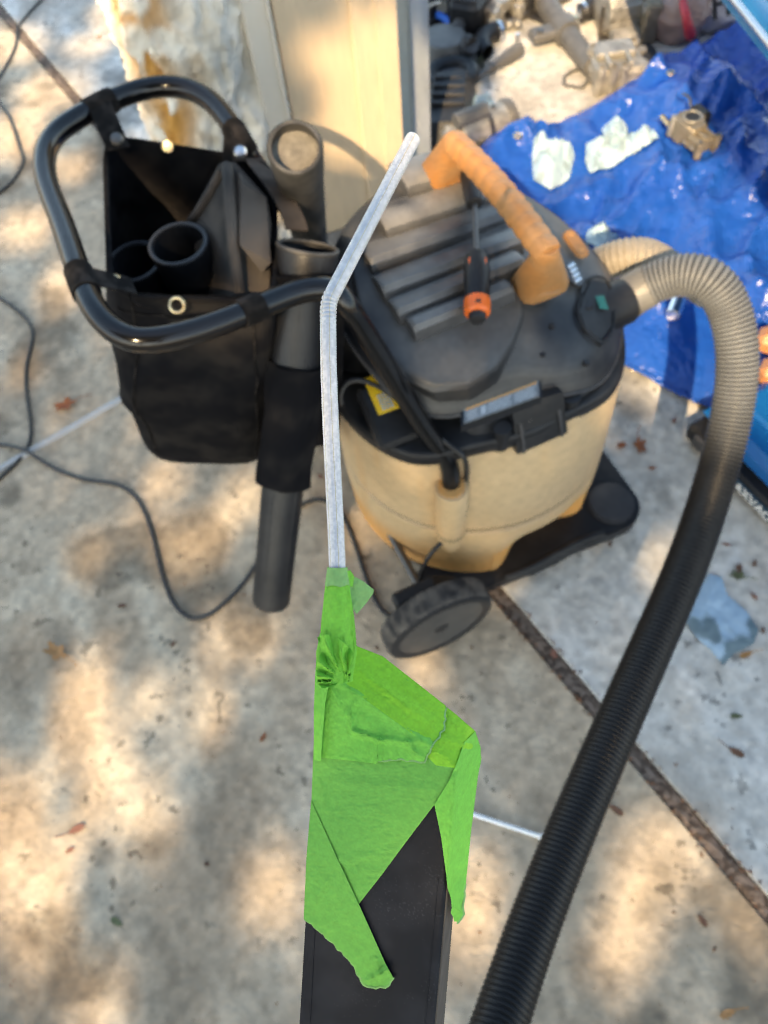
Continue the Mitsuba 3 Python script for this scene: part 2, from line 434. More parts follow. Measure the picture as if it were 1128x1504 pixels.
tape_mat('mat_tape_single', (0.118, 0.345, 0.050), (0.150, 0.395, 0.066))
tape_mat('mat_tape_double', (0.135, 0.42, 0.048), (0.175, 0.47, 0.066))
tape_mat('mat_tape_bevel_lit', (0.180, 0.47, 0.022), (0.25, 0.53, 0.036))  # same tape; light on the slanted end painted in as brighter yellow-green
tape_mat('mat_tape_pale', (0.165, 0.34, 0.10), (0.22, 0.40, 0.135))
tape_mat('mat_tape_wrap', (0.115, 0.39, 0.034), (0.20, 0.49, 0.052))
mat('mat_crevice_black', lambda p, n, uv: mix((0.006, 0.007, 0.011), (0.013, 0.014, 0.019), smoothstep(0.4, 0.72, fbm(p.x * 60, p.y * 60, p.z * 60, 4))) + c3(0.10, 0.10, 0.105) * smoothstep(0.64, 0.84, noise(p.x * 1300, p.y * 1100, p.z * 1300) * 0.45 + 0.55 * fbm(p.x * 50, p.y * 90, p.z * 50, 3)) * 0.14,
    0.6, lambda p, n, uv: noise(p.x * 1100, p.y * 1100, p.z * 1100), 0.00005, eps=1e-4, specular=0.16)


mat('mat_crevice_side_bounce', lambda p, n, uv: mix((0.034, 0.029, 0.025), (0.075, 0.062, 0.052), fbm(p.x * 200, p.y * 60, p.z * 200, 3)), 0.5)  # brown stands in for sunlit ground reflected by the black side


def straw_color(p, n, uv):
    """Frosted straw with fine lengthwise print: uv.x runs round it, uv.y along it in metres."""
    s = noise(uv.x * 26, uv.y * 1200, 3)
    c = mix((0.47, 0.47, 0.49), (0.62, 0.61, 0.615), smoothstep(0.2, 0.8, s * 0.6 + 0.4 * noise(uv.x * 12, uv.y * 420, 1)))
    a = dr.abs(uv.x * 6 - dr.floor(uv.x * 6) - 0.5)
    c = mix(c, (0.42, 0.35, 0.14), smoothstep(0.045, 0.02, a) * 0.9)
    b = dr.abs(uv.x * 3 + 0.37 - dr.floor(uv.x * 3 + 0.37) - 0.5)
    return mix(c, (0.26, 0.32, 0.46), smoothstep(0.12, 0.03, b) * 0.28)


mat('mat_straw', straw_color, 0.38, specular=0.4)
scene['mat_tree_leaf'] = {'type': 'twosided', 'bsdf': {'type': 'diffuse', 'reflectance': rgb(0.06, 0.10, 0.03)}}
mat('mat_bark', lambda p, n, uv: mix((0.09, 0.07, 0.05), (0.20, 0.16, 0.12), fbm(p.x * 20, p.y * 20, p.z * 4, 4)), 0.9)

# ------------------------------------------------------------------ ground: slabs and joints
A1, B1 = P(20, 37), P(1128, 1337)                 # the long joint
d1 = (B1 - A1); d1[2] = 0; d1 /= np.linalg.norm(d1)
n1 = np.array([-d1[1], d1[0], 0])                 # points to the pale slab's side
A2, B2 = P(0, 690), P(185, 583)                   # the cross joint
d2 = (B2 - A2); d2[2] = 0; d2 /= np.linalg.norm(d2)
_m = np.array([[d1[0], -d2[0]], [d1[1], -d2[1]]])
_s = np.linalg.solve(_m, (A2 - A1)[:2])
XJ = A1 + d1 * _s[0]
if (P(1000, 1000) - XJ) @ n1 < 0:
    n1 = -n1
if d2 @ n1 > 0:
    d2 = -d2                                      # runs away from the pale slab


def slab(quad, thick=0.10):
    v = [np.r_[q[:2], 0.0] for q in quad] + [np.r_[q[:2], -thick] for q in quad]
    return trimesh.convex.convex_hull(np.array(v))


g1, g2 = 0.0175, 0.009
far = 7.0
o1 = n1 * g1
nn2 = np.array([-d2[1], d2[0], 0]);
if nn2 @ d1 < 0:
    nn2 = -nn2                                    # towards the near slab
struct('pale_concrete_slab', slab([XJ + o1 - d1 * far, XJ + o1 + d1 * far, XJ + o1 + d1 * far + n1 * far, XJ + o1 - d1 * far + n1 * far]), 'mat_slab_pale')
near0 = XJ - o1 + nn2 * g2
struct('tan_concrete_slab', slab([near0, near0 + d1 * far, near0 + d1 * far + d2 * far, near0 + d2 * far]), 'mat_slab_tan')
far0 = XJ - o1 - nn2 * g2
struct('tan_concrete_slab_001', slab([far0, far0 - d1 * far, far0 - d1 * far + d2 * far, far0 + d2 * far]), 'mat_slab_tan')
g = trimesh.creation.cylinder(radius=900, height=0.02, sections=64); g.apply_translation([0, 0, -0.075])
struct('ground', g, 'mat_soil')

# expansion strip: splintery wood, lower than the slabs
m = 260
s = np.linspace(-5, 5, m)
prof = np.array([[-g1 * 0.92, -0.05], [-g1 * 0.90, -0.008], [-g1 * 0.3, -0.0045], [g1 * 0.25, -0.0055], [g1 * 0.90, -0.009], [g1 * 0.92, -0.05]])
V = []
for k, a in enumerate(s):
    w = 1 + 0.10 * rng.standard_normal(len(prof)); w = np.clip(w, 0.7, 1.05)
    V.append(XJ + d1 * a + n1 * (prof[:, 0] * w)[:, None] + np.array([0, 0, 1]) * (prof[:, 1] + rng.normal(0, 0.0012, len(prof)) * (prof[:, 1] > -0.04))[:, None])
js = struct('expansion_joint', TM(np.array(V).reshape(-1, 3), grid_faces(m, len(prof))), 'mat_joint_wood', 'weathered grey wood strip in the gap between two concrete slabs')
# crumbs of rotten leaf along the strip
bits = []
for k in range(300):
    a = rng.uniform(-0.1, 1.9); side = rng.choice([-1, 1])
    c = XJ + d1 * a + n1 * side * (g1 + rng.normal(-0.001, 0.004)) + np.array([0, 0, 0.002])
    b = trimesh.creation.icosphere(subdivisions=0, radius=1)
    b.apply_scale([rng.uniform(0.0015, 0.005), rng.uniform(0.001, 0.003), rng.uniform(0.0008, 0.002)])
    b.apply_transform(trimesh.transformations.rotation_matrix(rng.uniform(0, 6.28), [0, 0, 1])); b.apply_translation(c)
    bits.append(b)
scene['joint_debris'] = mikit.ply(cat(*bits), 'mat_debris', False)
labels['joint_debris'] = {'label': 'crumbled brown leaf bits along the wood joint strip', 'category': 'leaf litter', 'kind': 'stuff'}
pts = [XJ + d2 * a + np.array([0, 0, 0.000 + 0.0008 * math.sin(a * 31)]) for a in np.linspace(0.03, 5, 120)]
struct('sealant_joint', tube_path(pts, 0.0086, 10), 'mat_sealant', 'grey sealant bead in the joint between slabs', smooth=True)

# ------------------------------------------------------------------ the shop vacuum
VC = np.array([0.190, 0.855])
vx = np.array([0.95, 0.31]); vx /= np.linalg.norm(vx); vy = np.array([-vx[1], vx[0]])


def W(p):
    p = np.atleast_2d(np.asarray(p, float))
    return np.c_[VC + p[:, :1] * vx + p[:, 1:2] * vy, p[:, 2]]


def WM(mesh):
    mesh = mesh.copy(); mesh.vertices = W(mesh.vertices); return mesh


def L_(q):
    """World point -> the vacuum's own axes."""
    d = np.asarray(q)[:2] - VC
    return np.array([d @ vx, d @ vy, q[2]])


def PL(px, py, z):
    return L_(P(px, py, z))


WX, WY, WZ = np.r_[vx, 0], np.r_[vy, 0], np.array([0, 0, 1.0])
vac = thing('shop_vacuum', 'tan and black wet dry shop vacuum with orange handle standing on the concrete', 'vacuum cleaner')
NA = 144
phi = np.linspace(-np.pi, np.pi, NA, endpoint=False)


def periodic(deg, val):
    deg, val = np.asarray(deg, float), np.asarray(val, float)
    o = np.argsort(deg); deg, val = deg[o], val[o]
    cs = CubicSpline(np.r_[deg, deg[0] + 360], np.r_[val, val[0]], bc_type='periodic')
    return cs(((np.degrees(phi) - deg[0]) % 360) + deg[0])


def loft(rings, cap_top=False, cap_bottom=False):
    """rings: (z, r) with z and r numbers or one per angle."""
    v = []
    for z, r in rings:
        r = np.broadcast_to(r, (NA,)); z = np.broadcast_to(z, (NA,))
        v.append(np.stack([r * np.cos(phi), r * np.sin(phi), z], 1))
    V = np.vstack(v); Fc = grid_faces(len(rings), NA, True)
    for cap, row in ((cap_bottom, 0), (cap_top, len(rings) - 1)):
        if cap:
            c = len(V); V = np.vstack([V, V[row * NA:(row + 1) * NA].mean(0)])
            j = np.arange(NA); k = (j + 1) % NA
            t = np.stack([np.full(NA, c), row * NA + j, row * NA + k], 1)
            Fc = np.vstack([Fc, t if row else t[:, ::-1]])
    return WM(TM(V, Fc))


def bumpw(d, c, w):
    x = (np.degrees(phi) - c + 180) % 360 - 180
    return np.exp(-(x / w) ** 4)


# drum: slightly barrel-shaped, a moulded pillar under the latch, a stepped-back foot notch
pil = bumpw(0, -76, 11)
notch = bumpw(0, -80, 20)
rings = []
for z, r in [(0.040, 0.230), (0.044, 0.243), (0.060, 0.249), (0.13, 0.251), (0.140, 0.251), (0.146, 0.253), (0.20, 0.254), (0.226, 0.254), (0.231, 0.2485), (0.239, 0.2485), (0.245, 0.2545), (0.30, 0.2525), (0.36, 0.251), (0.41, 0.248), (0.45, 0.245)]:
    rr = np.full(NA, r) * (1 + (0.815 - 1) * (1 - (1 - np.exp(-(((np.degrees(phi) + 95) / 36) ** 4)))) * np.clip((z - 0.20) / 0.22, 0, 1) ** 1.3) + pil * (0.010 if z > 0.33 else 0.0)
    rr = rr - notch * (0.055 if z < 0.14 else (0.028 if z < 0.147 else 0.0))
    rings.append((z, rr))
drum_rings = list(rings)


def drum_hit(px, py, out_=0.006):
    """The drum's surface where a pixel sees it, out_ metres proud."""
    for z in np.arange(0.448, 0.055, -0.001):
        q = PL(px, py, z)
        j = int(round((math.atan2(q[1], q[0]) + np.pi) / (2 * np.pi) * NA)) % NA
        r = np.interp(z, [a for a, _ in drum_rings], [b[j] for _, b in drum_rings])
        if math.hypot(q[0], q[1]) <= r + out_:
            return P(px, py, z)
    return P(px, py, 0.06)


part(vac, 'drum', loft(rings, cap_bottom=True), 'mat_drum', 'tan drum with an orange stained foot', smooth=40)
# the notch lined in bare orange plastic
rr = np.where(notch > 0.02, 0.251 - notch * 0.0535, 0.15)
part(vac, 'foot_notch', loft([(0.058, rr), (0.138, rr + 0.001), (0.1395, rr - 0.02)]), 'mat_drum_orange', smooth=40)

flat = 1 - 0.185 * np.exp(-(((np.degrees(phi) + 95) / 36) ** 4)) - 0.05 * bumpw(0, -22, 38)
# lid flange (a rolled lip), wall with the pocket at the rear, shell with a sloping top
part(vac, 'lid_flange', loft([(z, r * flat) for z, r in [(0.425, 0.236), (0.428, 0.252), (0.434, 0.258), (0.450, 0.2595), (0.459, 0.257), (0.462, 0.250), (0.462, 0.12)]]), 'mat_black_plastic', smooth=50)
r_shell = periodic([170, -162, -141, -122, -93, -73, -59, -46, -20, 10, 40, 90, 130, 150], [0.213, 0.208, 0.205, 0.180, 0.160, 0.192, 0.214, 0.225, 0.238, 0.246, 0.250, 0.250, 0.238, 0.225])
pocket = 1 / (1 + np.exp(-(np.abs((np.degrees(phi) + 155 + 180) % 360 - 180) - 30) / 2.5))   # 0 in the pocket
r_foot = 0.150 + (0.240 * flat - 0.150) * pocket
ztop = lambda x, y: 0.585 + 0.15 * y - 0.34 * np.maximum(0, x - 0.07) - 0.30 * np.maximum(0, -0.05 - y)
edge = ztop(r_shell * np.cos(phi), r_shell * np.sin(phi))
zs = edge - 0.040
part(vac, 'lid_wall', loft([(0.461, r_foot), (0.5 * (0.461 + zs), 0.45 * r_foot + 0.55 * (r_shell - 0.006)), (zs + 0.004, r_shell - 0.008)]), 'mat_black_plastic', smooth=40)
rings = [(zs + 0.002, r_shell - 0.012), (zs, r_shell - 0.002), (zs + 0.003, r_shell + 0.003), (zs + 0.012, r_shell + 0.002)]
for q, dz in [(0.965, 0.020), (0.93, 0.010), (0.89, 0.004), (0.84, 0.0), (0.7, 0), (0.5, 0), (0.3, 0), (0.12, 0)]:
    r = r_shell * q
    rings.append((ztop(r * np.cos(phi), r * np.sin(phi)) - dz, r))
part(vac, 'lid_shell', loft(rings, cap_top=True), 'mat_lid_top', 'black lid top filmed with pale dust', smooth=40)

bead = np.stack([(r_shell + 0.003) * np.cos(phi), (r_shell + 0.003) * np.sin(phi), zs + 0.006], 1)
part(vac, 'shell_bead', WM(tube_path(np.vstack([bead, bead[:1]]), 0.0032, 8, cap=False)), 'mat_dark_grey', smooth=True)
for x_, y_ in [(812, 470), (800, 503), (650, 560), (870, 500)]:
    q = PL(x_, y_, 0.565); q[2] = ztop(q[0], q[1]) - 0.004
    part(vac, 'screw', WM(cyl(q, q + [0, 0, 0.006], 0.0045, 12)), 'mat_black_matte')
# raised swage line that runs across the front of the lid
sw = [PL(x, y, z) for x, y, z in [(540, 520, 0.565), (590, 560, 0.562), (650, 578, 0.56), (720, 555, 0.562), (770, 520, 0.57), (830, 515, 0.565), (885, 492, 0.555)]]
# louvers, stepping down towards the camera
LOUV = []
for k, (px_, py_, w_, x1_) in enumerate([(585, 268, 0.074, 0.10), (556, 330, 0.064, 0.11), (537, 384, 0.053, 0.105), (556, 426, 0.047, 0.09), (578, 460, 0.042, 0.07), (602, 487, 0.038, 0.03)]):
    q_ = PL(px_, py_, 0.625 - 0.008 * k)
    LOUV.append((q_[0], x1_, q_[1], w_, 0.012))
for k, (x0, x1, y, w, lift) in enumerate(LOUV):
    v = []
    for e, x in ((0, x0), (1, x1)):
        for yy, dz in [(-0.5, -0.020), (-0.52, -0.002), (-0.46, 0.010), (-0.30, 0.017), (0.10, 0.016), (0.5, 0.006), (0.5, -0.02)]:
            for dx in ((0.0,) if dz < 0 else (0.0, 0.006)):
                v.append([x + (dx if e == 0 else -dx) , y + yy * w, ztop(x, y) + lift + dz * (0.75 if dx == 0 and dz > 0 else 1.0)])
    part(vac, 'louver', WM(hull(v)), 'mat_louver', smooth=28)

# deck plate in front of the louvers
v = []
for x, y in [(520, 400), (532, 450), (565, 505), (600, 535), (640, 550), (690, 545), (730, 520), (752, 485), (765, 450), (760, 400), (740, 330), (600, 330)]:
    q = PL(x, y, 0.585); q[2] = 0.592 + 0.17 * q[1]; v += [q, q * [1.035, 1, 1] + [0, -0.004, -0.004], q * [1.06, 1, 1] + [0, -0.008, -0.012], q - [0, 0.008, 0.04]]
part(vac, 'deck_plate', WM(hull(v)), 'mat_lid_top', smooth=30)

# orange carry handle: two flared feet and a ribbed grip
hA, hB = PL(663, 212, 0.715), PL(805, 378, 0.690)
h0, h1 = W(PL(664, 207, 0.712))[0], W(PL(806, 374, 0.695))[0]
m = 200
tt = np.linspace(0, 1, m)
p = h0 + (h1 - h0) * tt[:, None] + np.array([0, 0, 1.0]) * (0.010 * np.sin(np.pi * tt))[:, None]
ncol = 28
aa = np.linspace(0, 2 * np.pi, ncol, endpoint=False)
sup = (np.abs(np.cos(aa)) ** 3.0 + np.abs(np.sin(aa)) ** 3.0) ** (-1 / 3.0)
_, Nh, Bh = frames(p)
scal = np.clip(np.abs(np.sin(np.pi * tt * 12)) ** 0.45, 0, 1)
hb = 0.0156 + 0.0024 * scal[:, None] * np.ones(ncol)
part(vac, 'carry_handle', tube_path(p, hb * sup[None], ncol), 'mat_orange', 'orange carry handle bar with grip ribs', smooth=50)
hA, hB = L_(h0), L_(h1)
carry = f'{vac}__carry_handle'


def foot(top, c, sx, sy, h, name):
    v = []
    for ang in np.linspace(0, 2 * np.pi, 20, endpoint=False):
        ca, sa = np.cos(ang), np.sin(ang)
        sq = 1 / max(abs(ca), abs(sa)) ** 0.7
        v.append([c[0] + sx * ca * sq, c[1] + sy * sa * sq, c[2]])
        v.append([c[0] + sx * ca * sq, c[1] + sy * sa * sq, c[2] + 0.010])
        v.append([top[0] + 0.018 * ca, top[1] + 0.018 * sa, top[2] + 0.006 * (1 - abs(ca))])
        v.append([top[0] + 0.014 * ca, top[1] + 0.014 * sa, top[2] + 0.015])
    part(carry, 'foot', WM(hull(v)), 'mat_orange', smooth=32)


foot(hB + [0.0, 0.004, -0.006], PL(794, 404, 0.600) + [0, 0, -0.02], 0.040, 0.032, 0, 'near')
foot(hA + [0.0, -0.004, -0.006], PL(652, 240, 0.635) + [0, 0, -0.025], 0.042, 0.032, 0, 'far')
c = PL(798, 428, 0.595)
part(carry, 'foot_lip', WM(tube([c + [-0.022, -0.004, 0.0], c + [-0.008, -0.012, 0.010], c + [0.010, -0.012, 0.003], c + [0.028, -0.004, 0.004]], 0.004, 10, 24)), 'mat_orange')

# switch, emblem, control panel
c = PL(845, 360, 0.555); ax = basis(PL(858, 378, 0.55) - PL(832, 342, 0.56))
sw_pts = [c - ax[0] * 0.017, c + ax[0] * 0.017]
part(vac, 'power_switch', WM(hull(np.vstack([[q + 0.012 * (np.cos(a) * ax[0] + np.sin(a) * ax[1]) + ax[2] * 0.002, q + 0.009 * (np.cos(a) * ax[0] + np.sin(a) * ax[1]) + ax[2] * 0.007] for q in sw_pts for a in np.linspace(0, 6.28, 14)]))), 'mat_orange', 'orange rocker power switch')
for e in (-1, 1):
    part(f'{vac}__power_switch', 'mark', WM(cyl(c + ax[0] * 0.016 * e + ax[2] * 0.0068, c + ax[0] * 0.016 * e + ax[2] * 0.0074, 0.0035, 10)), 'mat_drum_orange')
c = PL(843, 402, 0.563); ax = basis(PL(852, 420, 0.56) - PL(836, 385, 0.566))
part(vac, 'emblem', WM(hull([c + 0.026 * np.cos(a) * ax[0] + 0.012 * np.sin(a) * ax[1] + ax[2] * h for a in np.linspace(0, 6.28, 20) for h in (-0.004, 0.003)])), 'mat_steel_dark')
for k in range(4):
    part(f'{vac}__emblem', 'bar', WM(cbox((0.006, 0.014, 0.003), c + ax[0] * (-0.014 + 0.0095 * k) + ax[2] * 0.0035, 0.001, basis(ax[0] * 0.9 + ax[1] * 0.4))), 'mat_chrome')
rim = [PL(x, y, 0.555) for x, y in [(855, 432), (868, 402), (895, 398), (908, 425), (908, 455), (890, 478), (862, 470), (850, 450)]]
pz = [np.array([q[0], q[1], ztop(q[0], q[1]) + 0.002]) for q in rim]
pc = np.mean(pz, 0)
part(vac, 'control_panel', WM(hull(pz + [q - [0, 0, 0.01] for q in pz] + [pc + (q - pc) * 0.9 + [0, 0, 0.004] for q in pz])), 'mat_black_plastic', smooth=30)
panel = f'{vac}__control_panel'
pp, _ = spline([pc + (q - pc) * 0.98 + [0, 0, 0.004] for q in pz + pz[:1]], 60)
part(panel, 'rim', WM(tube_path(pp, 0.0022, 8)), 'mat_black_plastic')
ax = basis(pz[4] - pz[3])
ux = PL(895, 445, 0.55) - PL(882, 415, 0.55); ux[2] = -0.34 * ux[0] + 0.15 * ux[1]; ux /= np.linalg.norm(ux)
pn_ = np.array([0.34, -0.15, 1.0]); pn_ /= np.linalg.norm(pn_)
c0 = PL(886, 430, 0.552); c0[2] = ztop(c0[0], c0[1]) + 0.0085
for k in range(5):
    part(panel, 'green_line', WM(cbox((0.0045, 0.016, 0.0012), c0 + ux * (k - 2) * 0.0065, 0.0003, basis(ux, pn_))), 'mat_green_print')
c1 = PL(864, 436, 0.555); c1[2] = pc[2] + 0.004
part(panel, 'knob', WM(cyl(c1, c1 + [0, 0, 0.009], 0.011, 20, bevel=0.002)), 'mat_black_matte')

# front wall fittings: warning label, latch, pillar
def on_wall(deg, z, r):
    a = math.radians(deg); return np.array([r * math.cos(a), r * math.sin(a), z])


wall_rings = [(0.461 + 0 * zs, r_foot), (0.5 * (0.461 + zs), 0.45 * r_foot + 0.55 * (r_shell - 0.006)), (zs + 0.004, r_shell - 0.008)]


def wall_hit(px, py, out_=0.0):
    """The point of the lid's wall that a pixel sees, out_ metres proud."""
    for z in np.arange(0.575, 0.40, -0.0005):
        q = PL(px, py, z)
        j = int(round((math.atan2(q[1], q[0]) + np.pi) / (2 * np.pi) * NA)) % NA
        r = np.interp(z, [a[j] for a, _ in wall_rings], [b[j] for _, b in wall_rings])
        if z < 0.458:
            r = 0.258 * flat[j]
        if math.hypot(q[0], q[1]) >= r + out_ - 0.0005 and q[1] < 0:
            return q
    return PL(px, py, 0.5)


ql = [wall_hit(681, 602, 0.004), wall_hit(790, 560, 0.004), wall_hit(792, 582, 0.004), wall_hit(682, 622, 0.004)]
def plate(quad, th, out):
    n = np.cross(quad[1] - quad[0], quad[3] - quad[0]); n /= np.linalg.norm(n)
    if n @ out < 0:
        n = -n
    return WM(hull([q + n * h for q in quad for h in (-th, th)])), n


out = np.array([-0.1, -0.8, 0.5])
pm, pn = plate(ql, 0.0015, out)
part(vac, 'warning_label', pm, 'mat_label_grey', 'small silver grey warning label with an orange header line')
wl = f'{vac}__warning_label'
lerp = lambda a, b, t: a * (1 - t) + b * t
def sub(quad, u0, u1, v0, v1, off):
    f = lambda u, v: lerp(lerp(quad[0], quad[1], u), lerp(quad[3], quad[2], u), v) + pn * off
    return [f(u0, v0), f(u1, v0), f(u1, v1), f(u0, v1)]
part(wl, 'header', plate(sub(ql, 0.02, 0.98, 0.03, 0.16, 0.0012), 0.0008, out)[0], 'mat_drum_orange')
for k in range(5):
    for u0, u1 in ((0.04, 0.20), (0.31, 0.64), (0.67, 0.96)):
        part(wl, 'print_line', plate(sub(ql, u0, u1 - 0.05 * ((k * 7) % 3) / 3, 0.28 + 0.135 * k, 0.34 + 0.135 * k, 0.0012), 0.0006, out)[0], 'mat_label_pale')
part(wl, 'symbol', plate(sub(ql, 0.22, 0.29, 0.28, 0.88, 0.0012), 0.0006, out)[0], 'mat_label_pale')
# wall plate under the label so that it lies on something flat
def bigger(quad, s):
    c = np.mean(quad, 0); return [c + (q - c) * s for q in quad]
part(vac, 'label_plate', plate([q - pn * 0.010 for q in bigger(ql, 1.08)], 0.008, out)[0], 'mat_black_plastic')

lq = [PL(750, 616, 0.478), PL(824, 590, 0.478), PL(830, 632, 0.424), PL(757, 664, 0.424)]
lm, ln = plate([q for q in lq], 0.009, np.array([0, -1, 0.2]))
part(vac, 'latch', lm, 'mat_black_plastic', 'black side latch')
lat = f'{vac}__latch'
part(lat, 'hook', plate([lerp(lq[0], lq[3], -0.45), lerp(lq[1], lq[2], -0.45), lerp(lq[1], lq[2], 0.08), lerp(lq[0], lq[3], 0.08)], 0.014, np.array([0, -1, 0.2]))[0], 'mat_black_plastic')
for t in (0.12, 0.88):
    a, b = lerp(lq[0], lq[1], t), lerp(lq[3], lq[2], t)
    part(lat, 'rib', WM(tube([a + ln * 0.010, lerp(a, b, 0.5) + ln * 0.012, b + ln * 0.010], 0.003, 8, 10)), 'mat_dark_grey')
part(lat, 'pivot', WM(cyl(lerp(lq[0], lq[1], 0.3) + ln * 0.006, lerp(lq[0], lq[1], 0.3) + ln * 0.013, 0.006, 14)), 'mat_steel_dark')
for e, (x, y) in enumerate([(735, 640), (835, 595)]):
    c = PL(x, y, 0.452)
    part(vac, 'latch_guard', WM(hull([c + np.array([0.015 * math.cos(a), 0.012 * math.sin(a) - (0.004 if h else 0), h]) for a in np.linspace(0, 6.28, 14) for h in (-0.022, 0.026)])), 'mat_black_plastic')
# far latch
part(vac, 'latch', WM(cbox((0.06, 0.03, 0.10), (0.0, 0.262, 0.46), 0.006)), 'mat_black_plastic')

# push handle socket, moulded onto the drum
s0 = PL(663, 716, 0.378); s0r = math.hypot(s0[0], s0[1])
sock = s0.copy()
part(vac, 'handle_socket', WM(tube_path([[sock[0], sock[1], z] for z in (0.16, 0.19, 0.23, 0.375, 0.38)], [0.012, 0.022, 0.026, 0.028, 0.027], 22)), 'mat_drum', 'tan socket moulded on the drum for the push handle')
part(vac, 'handle_socket', WM(tube_path([[sock[0], -sock[1], z] for z in (0.16, 0.19, 0.23, 0.375, 0.38)], [0.012, 0.022, 0.026, 0.028, 0.027], 22)), 'mat_drum')
part(vac, 'handle_socket_lining', WM(cyl([sock[0], sock[1], 0.375], [sock[0], sock[1], 0.3825], 0.0215, 20)), 'mat_drum_orange')

# push handle: one bent black tube, both legs and the loop
S1, S2 = W([sock[0], sock[1], 0.34])[0], W([sock[0], -sock[1], 0.34])[0]
LOOP = [(662, 698, 0.398), (655, 672, 0.435), (630, 637, 0.485), (580, 558, 0.59), (530, 478, 0.688), (508, 446, 0.727), (490, 428, 0.742), (462, 424, 0.75), (425, 433, 0.755), (330, 471, 0.772), (240, 497, 0.788), (190, 496, 0.795), (152, 470, 0.80), (124, 422, 0.80), (92, 330, 0.79), (70, 270, 0.785), (66, 230, 0.783), (84, 195, 0.78), (130, 164, 0.776), (190, 137, 0.77), (250, 127, 0.765), (298, 141, 0.76), (335, 178, 0.755), (358, 215, 0.745)]
loop = [S1] + [P(*q) for q in LOOP]
e = loop[-1]
loop += [e + (S2 - e) * 0.12 + [0.0, 0, 0.01], e + (S2 + [0, 0, 0.12] - e) * 0.6, S2 + [0, 0, 0.08], S2]
LP, LU = spline(loop, 260)
part(vac, 'push_handle', tube_path(LP, 0.0153, 22), 'mat_tube_black', 'black bent tube push handle', smooth=True)


def loop_at(px, py):
    """Index on the handle nearest to a pixel."""
    v = LP - EYE; zc = v @ FWD
    q = np.stack([564 + F_PX * (v @ RGT) / zc, 752 + F_PX * (v @ DWN) / zc], 1)
    return int(np.argmin(((q - [px, py]) ** 2).sum(1)))


# dolly: moulded black base with caster lobes, brackets, two rear wheels
LOB = PL(898, 738, 0.068)[:2]
base = shapely.unary_union([Point(0, 0).buffer(0.240, 32), Polygon([(0.0, -0.272), (0.10, -0.268), LOB + [-0.02, -0.058], LOB + [0.058, 0.0], (0.27, -0.06), (0.2, 0.0), (0, 0)]), Point(*LOB).buffer(0.058, 20),
                            Polygon([(0.05, 0.262), (0.17, 0.245), (0.235, 0.262), (0.28, 0.16), (0.2, 0.05), (0, 0)]), Point(LOB[0], -LOB[1]).buffer(0.058, 20),
                            Polygon([(-0.235, -0.20), (-0.10, -0.262), (0.06, -0.272), (0.0, 0)]), Polygon([(-0.235, 0.20), (-0.10, 0.255), (0.06, 0.262), (0.0, 0)])]).buffer(0.014).buffer(-0.014).buffer(-0.006).buffer(0.006)
def prism(poly, z0, z1, ch):
    ms = []
    ms.append(trimesh.creation.extrude_polygon(poly, z1 - z0 - ch, engine='earcut')); ms[-1].apply_translation([0, 0, z0])
    top = trimesh.creation.extrude_polygon(poly.buffer(-ch), ch, engine='earcut'); top.apply_translation([0, 0, z1 - ch + 0.0005]); ms.append(top)
    return cat(*ms)
part(vac, 'dolly_base', WM(prism(base, 0.028, 0.062, 0.004)), 'mat_black_plastic', 'black moulded dolly base with caster lobes', smooth=30)
dol = f'{vac}__dolly_base'
for sgn in (-1, 1):
    lob = Point(LOB[0], -LOB[1] * sgn).buffer(0.047, 20)
    part(dol, 'caster_lobe', WM(prism(lob, 0.060, 0.072, 0.004)), 'mat_dark_grey', smooth=30)
    part(dol, 'caster', WM(cyl([LOB[0] - 0.004, -LOB[1] * sgn, 0.022], [LOB[0] + 0.022, -LOB[1] * sgn, 0.022], 0.0215, 20, bevel=0.004)), 'mat_rubber')
skirt_rail = [(-0.06, -0.262, 0.064), (0.02, -0.266, 0.065), (0.10, -0.262, 0.066), (0.16, -0.268, 0.067)]
part(dol, 'edge_rail', WM(tube(skirt_rail, 0.008, 10, 30)), 'mat_black_plastic')

tyre_c = PL(641, 909, 0.108)
WR, WW = 0.107, 0.048
for sgn in (1, -1):
    c = tyre_c * np.array([1, sgn, 1]); out_ = np.array([0, -1.0 * sgn, 0])
    nseg = 150
    a = np.linspace(0, 2 * np.pi, nseg, endpoint=False)
    prof = [(-0.5, 0.74), (-0.5, 0.90), (-0.42, 0.975), (-0.25, 1.0), (0.25, 1.0), (0.42, 0.975), (0.5, 0.92), (0.5, 0.83), (0.44, 0.80)]
    V = []
    for w, r in prof:
        tread = np.where((np.arange(nseg) % 5 == 0) & (r > 0.97), 0.982, 1.0)
        V.append(c + out_ * w * WW + (np.cos(a)[:, None] * np.array([1, 0, 0]) + np.sin(a)[:, None] * np.array([0, 0, 1])) * (r * WR * tread)[:, None])
    k = part(vac, 'wheel', WM(TM(np.vstack(V), grid_faces(len(prof), nseg, True))), 'mat_rubber', 'black rubber rear wheel with a dusty tread', smooth=30)
    part(k, 'rim', WM(tube_path([c + out_ * w * WW for w in (-0.48, 0.40, 0.43, 0.43, 0.37, 0.36)], [0.80 * WR, 0.81 * WR, 0.80 * WR, 0.74 * WR, 0.72 * WR, 0.2 * WR], 40)), 'mat_hub')
    part(k, 'axle_cap', WM(cyl(c + out_ * 0.36 * WW, c + out_ * 0.46 * WW, 0.14 * WR, 20, bevel=0.002)), 'mat_black_matte')
    part(k, 'bracket', WM(hull(np.vstack([cbox((0.085, 0.03, 0.03), c + [-0.02, sgn * 0.045, 0.045], 0.005).vertices, cbox((0.05, 0.03, 0.02), c + [0.05, sgn * 0.06, -0.03], 0.005).vertices]))), 'mat_black_plastic')
part(vac, 'axle', WM(cyl(tyre_c * [1, 1, 1] - [0, WW * 0.2, 0], tyre_c * [1, -1, 1], 0.008, 12)), 'mat_steel_dark')

